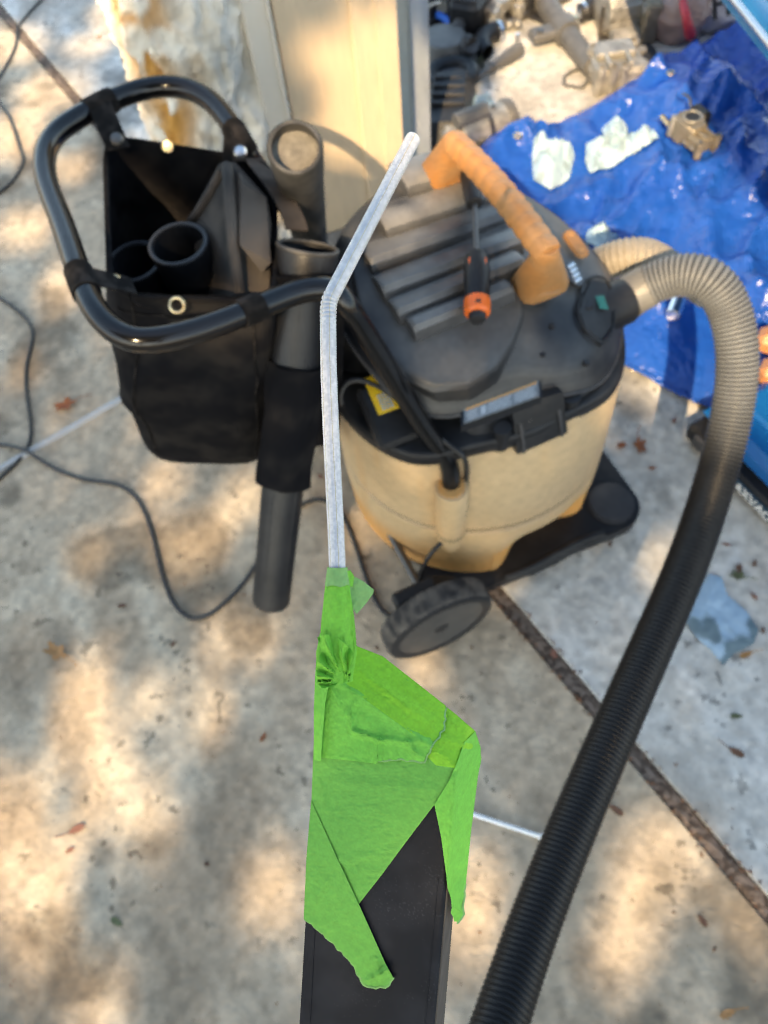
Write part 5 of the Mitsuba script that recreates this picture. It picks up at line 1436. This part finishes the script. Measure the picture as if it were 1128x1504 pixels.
FA, FB, FC = PD(460, 1200, depf(460, 1200)), PD(650, 1290, depf(650, 1290)), PD(632, 1504, depf(632, 1504))
FN, FD = plane3(FA, FB, FC)
def on_front(px, py, hgt=0.0):
    d = ray(px, py); t = (FD + hgt - FN @ EYE) / (FN @ d)
    return EYE + d * t
front = [on_front(x, y) for x, y in [(472, 1003), (455, 1330), (420, 1900), (596, 1900), (632, 1504), (651, 1285), (665, 1124), (640, 1100), (520, 1012)]]
TH = 0.028
back = [q - FN * TH for q in front]
rb_ = 0.0022
off = []
cen = np.mean(front + back, 0)
sph = trimesh.creation.icosphere(subdivisions=2, radius=rb_).vertices
pts_ = []
for q in front + back:
    dv = cen - q; dv -= FN * (dv @ FN); dv /= np.linalg.norm(dv)
    base_q = q + dv * rb_ + (-FN if any(q is z for z in front) else FN) * rb_
    pts_.append(sph + base_q)
nk = thing('crevice_nozzle', 'black flat vacuum nozzle wrapped at its tip in green masking tape, held in the foreground', 'vacuum nozzle')
scene_nozzle = hull(np.vstack(pts_))
part(nk, 'body', scene_nozzle, 'mat_crevice_black', smooth=30)
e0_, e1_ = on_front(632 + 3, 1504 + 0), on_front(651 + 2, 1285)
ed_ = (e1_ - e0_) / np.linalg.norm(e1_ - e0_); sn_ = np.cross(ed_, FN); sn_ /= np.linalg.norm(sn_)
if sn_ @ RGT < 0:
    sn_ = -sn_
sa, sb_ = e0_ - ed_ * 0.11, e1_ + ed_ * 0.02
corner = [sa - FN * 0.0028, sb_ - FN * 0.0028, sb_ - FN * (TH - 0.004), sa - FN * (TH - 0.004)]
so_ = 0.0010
part(nk, 'side_face', hull([q + sn_ * (so_ + h) for q in corner for h in (-0.002, 0.0003)]), 'mat_crevice_side_bounce', 'side face of the nozzle, light reflected from the ground painted in brownish', smooth=20)
part(nk, 'mould_line', tube_path([on_front(463, 1345, 0.0002), on_front(455, 1504, 0.0002), on_front(440, 1800, 0.0002)], 0.00035, 8), 'mat_crevice_black')
part(nk, 'mould_line', tube_path([on_front(643, 1290, 0.0002), on_front(624, 1504, 0.0002), on_front(597, 1800, 0.0002)], 0.00030, 8), 'mat_crevice_black')
# planes of the right side and of the bevelled end
SN, SDp = plane3(front[4], front[5], back[4])
if SN @ RGT < 0:
    SN, SDp = -SN, -SDp
cr0, cr1 = on_front(500, 1003), on_front(648, 1108)
tdir = np.cross(FN, cr1 - cr0); tdir /= np.linalg.norm(tdir)
if tdir @ DWN > 0:
    tdir = -tdir
bev = tdir * 0.80 - FN * 0.60
BN, BD = plane3(cr0, cr1, cr0 + bev)


def on_nozzle(px, py, hgt):
    """Where a pixel meets the wrapped nozzle's outline, hgt metres proud of it."""
    d = ray(px, py)
    tf_ = lambda x, y: (FD + hgt - FN @ EYE) / (FN @ ray(x, y))
    xe = 671 - (py - 1125) * 0.0875                    # right edge of the front face in the photograph
    t = tf_(min(px, xe), py) + max(0.0, px - xe) * 0.333 / F_PX * 2.2
    den = BN @ d
    if den < -0.02:
        t = max(t, min((BD + hgt - BN @ EYE) / den, t + 0.03))
    return EYE + d * t


def torn(pts, amp=2.0, n=26, seed=0):
    r_ = np.random.default_rng(seed)
    ls = LineString(pts); out_ = []
    for k in range(n + 1):
        q = np.array(ls.interpolate(k / n, normalized=True).coords[0])
        out_.append(q + (r_.uniform(-amp, amp, 2) if 0 < k < n else 0))
    return [tuple(q) for q in out_]


def tape(name, poly, layer, matn, label=None, wr=0.0004, creases=(), step=5.0, seed=0, curl=0.0):
    p_, t_ = fill_polygon(Polygon(poly).buffer(0), step)
    P_ = Polygon(poly).buffer(0)
    ed = shapely.distance(shapely.points(p_), P_.exterior)
    w = (fb(np.c_[p_, p_[:, 0] * 0 + seed * 7], 1 / 60.0, 4, seed) * 3.0 + 0.7 * np.clip(1 - np.abs(fb(np.c_[p_ * [0.5, 1.0], p_[:, 0] * 0 + seed * 3], 1 / 55.0, 3, seed + 40)) * 9, 0, 1)) * wr
    hgt = 0.00045 * layer + 0.0003 + np.maximum(w, -0.0002) 
    for (x0, y0, x1, y1, amp, wid) in creases:
        ls = LineString([(x0, y0), (x1, y1)])
        dd = shapely.distance(shapely.points(p_), ls)
        hgt = hgt + 1.5 * amp * np.exp(-(dd / wid) ** 2)
    if curl:
        hgt = hgt + curl * np.exp(-ed / 5.0)
    V_ = np.array([on_nozzle(x, y, hh) for (x, y), hh in zip(p_, hgt)])
    t2 = t_
    return part(nk, name, sheet(V_, t2, -FN * 0.00016), matn, label, smooth=True)


tape('tape_sheet', [(464, 1012), (505, 1008), (640, 1104), (664, 1116), (690, 1120), (664, 1150), (638, 1182), (600, 1232), (560, 1286), (527, 1328), (512, 1300), (457, 1188)], 1, 'mat_tape_single', 'broad single layer of green tape across the nozzle', 0.0003, [(480, 1268, 560, 1255, 0.0004, 4), (530, 1275, 590, 1282, 0.0004, 3), (500, 1150, 640, 1160, 0.0003, 8), (470, 1150, 480, 1190, 0.0005, 4)], 5, 1)
tape('tape_sheet', [(457, 1176), (468, 1200), (494, 1258), (527, 1328), (545, 1368), (566, 1415), (578, 1437)] + torn([(578, 1437), (570, 1450), (548, 1452), (534, 1447)], 1.5, 8, 2) + torn([(534, 1447), (515, 1412), (492, 1388), (466, 1364), (446, 1350)], 1.6, 22, 3) + [(450, 1260)], 2, 'mat_tape_single', 'diagonal green tape strip ending in a torn tail', 0.0004, [(465, 1320, 480, 1292, 0.0004, 4), (540, 1440, 572, 1425, 0.0010, 4), (552, 1405, 560, 1440, 0.0008, 3), (570, 1420, 556, 1432, 0.0008, 3), (470, 1370, 520, 1330, 0.0002, 9)], 5, 2, 0.0003)
tape('tape_sheet', [(472, 1000), (466, 1112), (530, 1119), (552, 1122), (556, 1118)] + torn([(556, 1118), (592, 1116), (624, 1120)], 1.2, 8, 5) + torn([(624, 1120), (632, 1100), (652, 1072), (656, 1040)], 1.8, 16, 6) + [(610, 1008), (560, 966), (524, 950), (505, 965)], 3, 'mat_tape_double', 'doubled green tape over the shoulder of the nozzle', 0.0004, [(520, 1075, 556, 1086, 0.0011, 3.0), (556, 1086, 600, 1090, 0.0009, 3), (600, 1090, 628, 1088, 0.0006, 4), (556, 1086, 553, 1118, 0.0015, 4), (515, 1050, 520, 1078, 0.0006, 5), (600, 1096, 620, 1112, 0.0006, 4), (500, 1000, 648, 1106, 0.0004, 5), (530, 1040, 600, 1075, -0.0004, 12), (512, 1050, 522, 1030, 0.0008, 3), (512, 1050, 516, 1074, 0.0008, 3), (600, 1090, 612, 1112, 0.0007, 2.5), (575, 1086, 580, 1118, 0.0005, 3), (486, 1010, 500, 1040, 0.0006, 3)], 4, 3, 0.0002)
tape('tape_sheet', [(514, 956), (524, 949), (562, 964), (654, 1036)] + torn([(654, 1036), (656, 1050), (652, 1070)], 1.5, 7, 8) + torn([(652, 1070), (640, 1084), (630, 1096)], 1.5, 6, 9) + [(598, 1072), (540, 1030), (504, 1000)], 4, 'mat_tape_bevel_lit', 'green tape folded over the slanted end, sky light painted in as yellowish green', 0.0003, [(530, 985, 630, 1060, 0.0004, 7), (560, 1010, 600, 1040, 0.0004, 4)], 4, 4)
tape('tape_sheet', [(650, 1034), (668, 1048), (698, 1074), (694, 1100), (668, 1128), (640, 1124), (624, 1108), (640, 1080)], 2, 'mat_tape_bevel_lit', None, 0.0003, [(650, 1085, 690, 1095, 0.0004, 6)], 4, 5)
tape('tape_sheet', [(698, 1074), (704, 1092), (707, 1115), (702, 1140), (692, 1220), (684, 1300)] + torn([(684, 1300), (680, 1348), (672, 1356)], 1.5, 7, 11) + torn([(672, 1356), (664, 1334), (656, 1290)], 1.2, 8, 12) + [(648, 1230), (638, 1182), (660, 1146), (672, 1118), (682, 1090)], 3, 'mat_tape_double', 'green tape strip wrapped down the right side', 0.0005, [(694, 1110, 700, 1140, 0.0006, 6), (665, 1150, 660, 1230, 0.0003, 6)], 5, 6, 0.0002)
tape('tape_sheet', [(632, 1096), (660, 1050), (698, 1075), (706, 1098), (706, 1122), (690, 1150), (660, 1168), (640, 1150)], 1, 'mat_tape_double', None, 0.0004, [], 4, 8)
for k, (a_, lay) in enumerate([(torn([(534, 1447), (515, 1412), (492, 1388), (466, 1364), (448, 1351)], 1.6, 22, 3), 2.6), (torn([(578, 1437), (570, 1450), (548, 1452), (534, 1447)], 1.5, 8, 2), 2.8), (torn([(624, 1120), (632, 1100), (652, 1072), (656, 1040)], 1.8, 16, 6), 4.6), (torn([(556, 1118), (592, 1116), (624, 1120)], 1.2, 8, 5), 3.6), (torn([(684, 1300), (680, 1348), (672, 1356)], 1.5, 7, 11), 3.8)]):
    tape('torn_edge', list(LineString(a_).buffer(1.3).exterior.coords), lay, 'mat_tape_pale', None, 0.0002, [], 2.0, 20 + k)
# little torn tag at the lower right
def free_sheet(name, poly, dep, matn, bend, step=3.0, label=None, seed=0):
    p_, t_ = fill_polygon(poly, step)
    V_ = np.array([PD(x, y, dep + bend(x, y) + 0.0006 * (meshkit.noise(np.array([x / 7.0, y / 7.0, seed + 0.5])) - 0.5)) for x, y in p_])
    return part(nk, name, sheet(V_, t_, -FN * 0.00018), matn, label, smooth=True)


sd0 = depf(668, 1340)
free_sheet('tape_tag', torn([(664, 1332), (672, 1336), (679, 1342), (676, 1350), (668, 1354), (662, 1340)], 1.0, 14, 4), sd0 - 0.003, 'mat_tape_double', lambda x, y: 0.0002 * (x - 670), 2.0)
# left-hand fold: the tape that wraps round the left edge with its raised seam
tape('tape_edge', [(470, 930), (486, 965), (484, 1000), (478, 1030), (474, 1075), (471, 1118), (461, 1116), (461, 1040), (463, 990), (466, 950)], 5, 'mat_tape_double', 'raised fold of tape down the left edge', 0.0008, [(484, 985, 472, 1116, 0.0012, 3)], 3, 7)

# straw: two straight runs and a ribbed bend
sp = [PD(495, 955, 0.3225), PD(496, 850, 0.3225), PD(487, 650, 0.326), PD(482, 465, 0.332)]
sq = [PD(484, 440, 0.333), PD(545, 322, 0.346), PD(607, 203, 0.362)]
path = np.vstack([spline(sp, 90)[0], [PD(482, 455, 0.3325), PD(482.6, 448, 0.333)], spline(sq, 70)[0]])
ln_ = np.r_[0, np.cumsum(np.linalg.norm(np.diff(path, axis=0), axis=1))]
uu = np.linspace(0, ln_[-1], 520)
# smooth the corner a little, keep the bend sharp on its inner side
pth = np.stack([np.interp(uu, ln_, path[:, k]) for k in range(3)], 1)
for _ in range(14):
    pth[1:-1] = (pth[:-2] + 2 * pth[1:-1] + pth[2:]) / 4
mid_i = np.argmin(((pth - PD(482, 452, 0.333)) ** 2).sum(1)); um = uu[mid_i]
rad = np.full(520, 0.00350)
bellow = np.exp(-((uu - um) / 0.0065) ** 4)
rad = rad * (1 - 0.02 * bellow) + 0.00034 * bellow * np.sin(2 * np.pi * uu / 0.0019)
stk = thing('drinking_straw', 'pale striped bendy drinking straw stuck out of the green taped nozzle', 'straw')
n_ = 32
sm = tube_path(pth, rad, n_, cap=False, hollow=0.0003)
uvs = np.c_[np.tile(np.arange(n_) / n_, 520), np.repeat(uu, n_)]
scene[f'{stk}__tube'] = mikit.ply(sm, 'mat_straw', True, uv=np.vstack([uvs, uvs]))

# tape wound round the straw, pleated, with a pale collar and a flag
m_ = 70
ys = np.linspace(842, 1000, m_)
cx_ = np.interp(ys, [842, 880, 930, 960, 1000], [495.5, 496, 497, 494, 492])
rx_ = np.interp(ys, [842, 862, 900, 935, 955, 1000], [15.0, 17.5, 21.5, 24.5, 27.0, 24.0])
rows_ = []
n_ = 60
al = np.linspace(0, 2 * np.pi, n_, endpoint=False)
for y, cx0, rp in zip(ys, cx_, rx_):
    c0 = PD(cx0, y, 0.3225); r_ = rp * 0.322 / F_PX
    f_ = (y - 842) / 158.0
    pl = 1 + 0.16 * f_ ** 0.5 * np.abs(np.sin(2.0 * al + 1.1 + 0.6 * f_)) ** 3 * 1.0 - 0.14 * f_ * np.abs(np.sin(3.5 * al + 0.7)) + 0.04 * np.sin(11 * al + 20 * f_) * f_
    rows_.append(c0 + r_ * pl[:, None] * (np.cos(al)[:, None] * RGT + 0.85 * np.sin(al)[:, None] * FWD))
part(nk, 'straw_wrap', TM(np.array(rows_).reshape(-1, 3), grid_faces(m_, n_, True)), 'mat_tape_wrap', 'pleated green tape wound round the straw', smooth=True)
# collar
rows_ = []
for k, y in enumerate(np.linspace(833, 858, 10)):
    zig = 2.6 * np.abs(((al * 5.0 / np.pi) % 2) - 1) if k == 9 else 0.0
    c0 = PD(495.5, y, 0.3225)
    rows_.append(c0 + DWN * (np.broadcast_to(zig, al.shape) * 0.3225 / F_PX)[:, None] + (14.0 + 3.2 * k / 9) * 0.3225 / F_PX * 1.06 * (np.cos(al)[:, None] * RGT + np.sin(al)[:, None] * FWD))
part(nk, 'tape_collar', TM(np.array(rows_).reshape(-1, 3), grid_faces(10, n_, True)), 'mat_tape_pale', 'pale green tape collar on the straw', smooth=True)
free_sheet('tape_flag', [(508, 842), (514, 838), (519, 846), (534, 854), (549, 866), (548, 872), (538, 886), (524, 902), (517, 892), (512, 868)], 0.323, 'mat_tape_pale', lambda x, y: 0.00012 * (x - 512) + 0.0000035 * (x - 525) ** 2, 2.5, 'pale green tape flag sticking out beside the straw', 2)
free_sheet('tape_flag', [(508, 840), (514, 837), (520, 846), (518, 862), (510, 860)], 0.3215, 'mat_tape_wrap', lambda x, y: 0.0002 * (x - 512), 2.0, None, 3)
free_sheet('tape_flap', [(476, 872), (481, 861), (487, 900), (488, 958), (473, 944), (475, 905)], 0.3195, 'mat_tape_wrap', lambda x, y: 0.00007 * (488 - x) + 0.000004 * (y - 905), 2.2, None, 12)
free_sheet('tape_flap', [(504, 862), (513, 872), (519, 900), (523, 940), (516, 972), (504, 990), (507, 935)], 0.3190, 'mat_tape_wrap', lambda x, y: 0.00009 * (x - 504), 2.2, None, 13)
# crumpled fold where the straw enters
def crumple(x, y):
    th_ = math.atan2(y - 1000.0, x - 505.0); rr_ = math.hypot(y - 1000.0, x - 505.0)
    n_0 = meshkit.noise(np.array([x / 22.0, y / 26.0, 3.3]))
    f_ = abs(((th_ * 2.3 + 1.1 * n_0) % 1.0) - 0.5) * 2
    return -0.0030 - 0.0052 * f_ * min(1.0, rr_ / 30.0) - 0.0022 * n_0
free_sheet('tape_crumple', torn([(466, 936), (478, 931), (494, 934), (506, 944), (516, 954), (519, 968), (512, 984), (516, 992), (512, 1004), (500, 1002), (488, 1008), (476, 1012), (466, 1004), (464, 980), (472, 955)], 1.0, 50, 9), 0.3225, 'mat_tape_wrap', crumple, 2.2, 'crumpled green tape where the straw enters', 5)
free_sheet('tape_crumple', torn([(492, 900), (506, 915), (520, 930), (523, 944), (518, 972), (508, 985), (497, 975), (492, 950)], 0.8, 30, 10), 0.3200, 'mat_tape_wrap', lambda x, y: -0.002 * meshkit.noise(np.array([x / 9.0, y / 22.0, 7.7])) + 0.00008 * abs(x - 508), 2.2, None, 6)

# ------------------------------------------------------------------ the tree that shades the yard (unseen, behind the camera; its crown also stands in for the viewer's own shadow)
tk = thing('shade_tree', 'leafy unseen tree behind the viewer, crown shaped to dapple the yard', 'tree')
# gaps cut into its crown to let sun onto chosen spots: (pixel x, y, height of what is lit, radius in metres)
GAPS = [(20, 1180, 0, .045), (30, 1240, 0, .055), (40, 1310, 0, .05), (70, 1290, 0, .04), (80, 1360, 0, .035), (150, 1450, 0, .03), (130, 960, 0, .028), (125, 1020, 0, .03), (110, 1060, 0, .03), (160, 1130, 0, .045), (215, 1190, 0, .025), (280, 800, 0, .05), (300, 770, 0, .03), (330, 925, 0, .03), (380, 930, 0, .022), (135, 800, 0, .022), (230, 1010, 0, .025),
        (415, 1270, 0, .025), (400, 1320, 0, .022), (985, 1215, 0, .03), (970, 1250, 0, .03), (930, 1330, 0, .022), (1090, 1330, 0, .03), (700, 1290, 0, .032), (695, 1350, 0, .03), (620, 960, 0, .025), (952, 815, 0, .016), (360, 720, 0, .03), (240, 700, 0, .03), (210, 610, 0, .015), (900, 1400, 0, .018), (310, 1040, 0, .022), (560, 760, 0, .02),
        (20, 60, 0, .10), (80, 130, 0, .10), (20, 200, 0, .10), (130, 60, 0, .06), (100, 240, 0, .06), (40, 330, 0, .07), (90, 420, 0, .05), (30, 540, 0, .025), (200, 10, 0, .15), (230, 150, 0.2, .12), (200, 40, 0.45, .10), (255, 200, 0.1, .08),
        (560, 60, .5, .10), (570, 160, .3, .12), (578, 200, .25, .08), (510, 190, .33, .07), (460, 60, .55, .05),
        (600, 270, .63, .045), (570, 330, .62, .03), (680, 225, .72, .02), (790, 360, .70, .015), (100, 350, .80, .04), (70, 250, .79, .04), (440, 210, .83, .04), (450, 365, .80, .03), (250, 490, .79, .03), (60, 300, .79, .04),
        (1000, 400, .55, .05), (1060, 450, .52, .05), (1085, 530, .46, .05), (1080, 590, .40, .035), (960, 410, .52, .04), (920, 375, .45, .04)]
LITPOLY = Polygon([(716, 190), (738, 60), (720, -200), (880, -200), (970, 20), (985, 95), (1005, 150), (1050, 235), (1128, 320), (1200, 400), (1200, 620), (1060, 560), (1030, 580), (1045, 612), (915, 555), (860, 470), (740, 300)])
# what the photograph shows in sun: the far concrete and the left part of the tarp
lit_xy = np.array([P(x, y, 0.03)[:2] for x, y in LITPOLY.exterior.coords])
LP2 = Polygon(lit_xy).buffer(0)
for z_, r_ in ((0.40, 0.24), (0.50, 0.27), (0.57, 0.25)):
    LP2 = LP2.difference(Point(*(VC - SUN[:2] * z_ / SUN[2])).buffer(r_))
gap_xy = np.array([(P(x, y, z) - SUN * z / SUN[2])[:2] for x, y, z, r in GAPS]); gap_r = np.array([q[3] for q in GAPS])
rt = np.random.default_rng(11)
NL = 80000
gx = rt.uniform(-3.2, 3.6, NL); gy = rt.uniform(-2.6, 5.0, NL)
dist_ = rt.uniform(6.6, 9.2, NL)
leafc = np.c_[gx, gy, np.zeros(NL)] + SUN * dist_[:, None]
cl = meshkit.fbm(leafc * 1.1, 3, 5)
keep = np.ones(NL, bool)
d2_ = np.sqrt(((np.c_[gx, gy][:, None] - gap_xy[None]) ** 2).sum(-1)) - gap_r[None]
keep &= d2_.min(1) > 0.035  # leaves left out so the sun reaches the chosen spots
keep &= ~shapely.contains_xy(LP2.buffer(0.03), gx, gy)
keep &= (cl > 0.22) | (rt.random(NL) < 0.5)
leafc = leafc[keep]
nl = len(leafc)
sz = rt.uniform(0.035, 0.06, nl)
nrm = rt.normal(0, 1, (nl, 3)) + SUN * 1.2; nrm /= np.linalg.norm(nrm, axis=1, keepdims=True)
tx_ = np.cross(nrm, rt.normal(0, 1, (nl, 3))); tx_ /= np.linalg.norm(tx_, axis=1, keepdims=True)
ty_ = np.cross(nrm, tx_)
V = np.stack([leafc - tx_ * sz[:, None], leafc + ty_ * sz[:, None] * 0.55 + nrm * 0.008, leafc + tx_ * sz[:, None], leafc - ty_ * sz[:, None] * 0.55 + nrm * 0.008], 1).reshape(-1, 3)
ix = np.arange(nl)[:, None] * 4
Fl = np.vstack([ix + [0, 1, 2], ix + [0, 2, 3]])
scene[f'{tk}__crown'] = mikit.ply(TM(V, Fl), 'mat_tree_leaf', False)
labels[f'{tk}__crown'] = {'kind': 'stuff'}
cc_ = SUN * 7.9
root = np.array([cc_[0] - 0.4, cc_[1] - 2.6, -0.06])
fork = root + [0.2, 0.6, 2.4]
part(tk, 'trunk', tube([root, root + [0.03, 0.1, 1.0], fork], [0.24, 0.17, 0.15], 18, 20), 'mat_bark')
for k, tip in enumerate([(-1.6, -0.4, 0.8), (1.5, -0.5, 1.0), (0.2, 0.6, 1.2), (-0.6, -1.4, 1.4), (1.0, -1.6, 1.5)]):
    e_ = cc_ + np.array(tip) * [1.1, 1.0, 0.5]
    part(tk, 'limb', tube([fork - [0, 0, 0.1], fork + (e_ - fork) * 0.4 + [0, 0, 0.25], e_], [0.10, 0.06, 0.015], 10, 16), 'mat_bark')
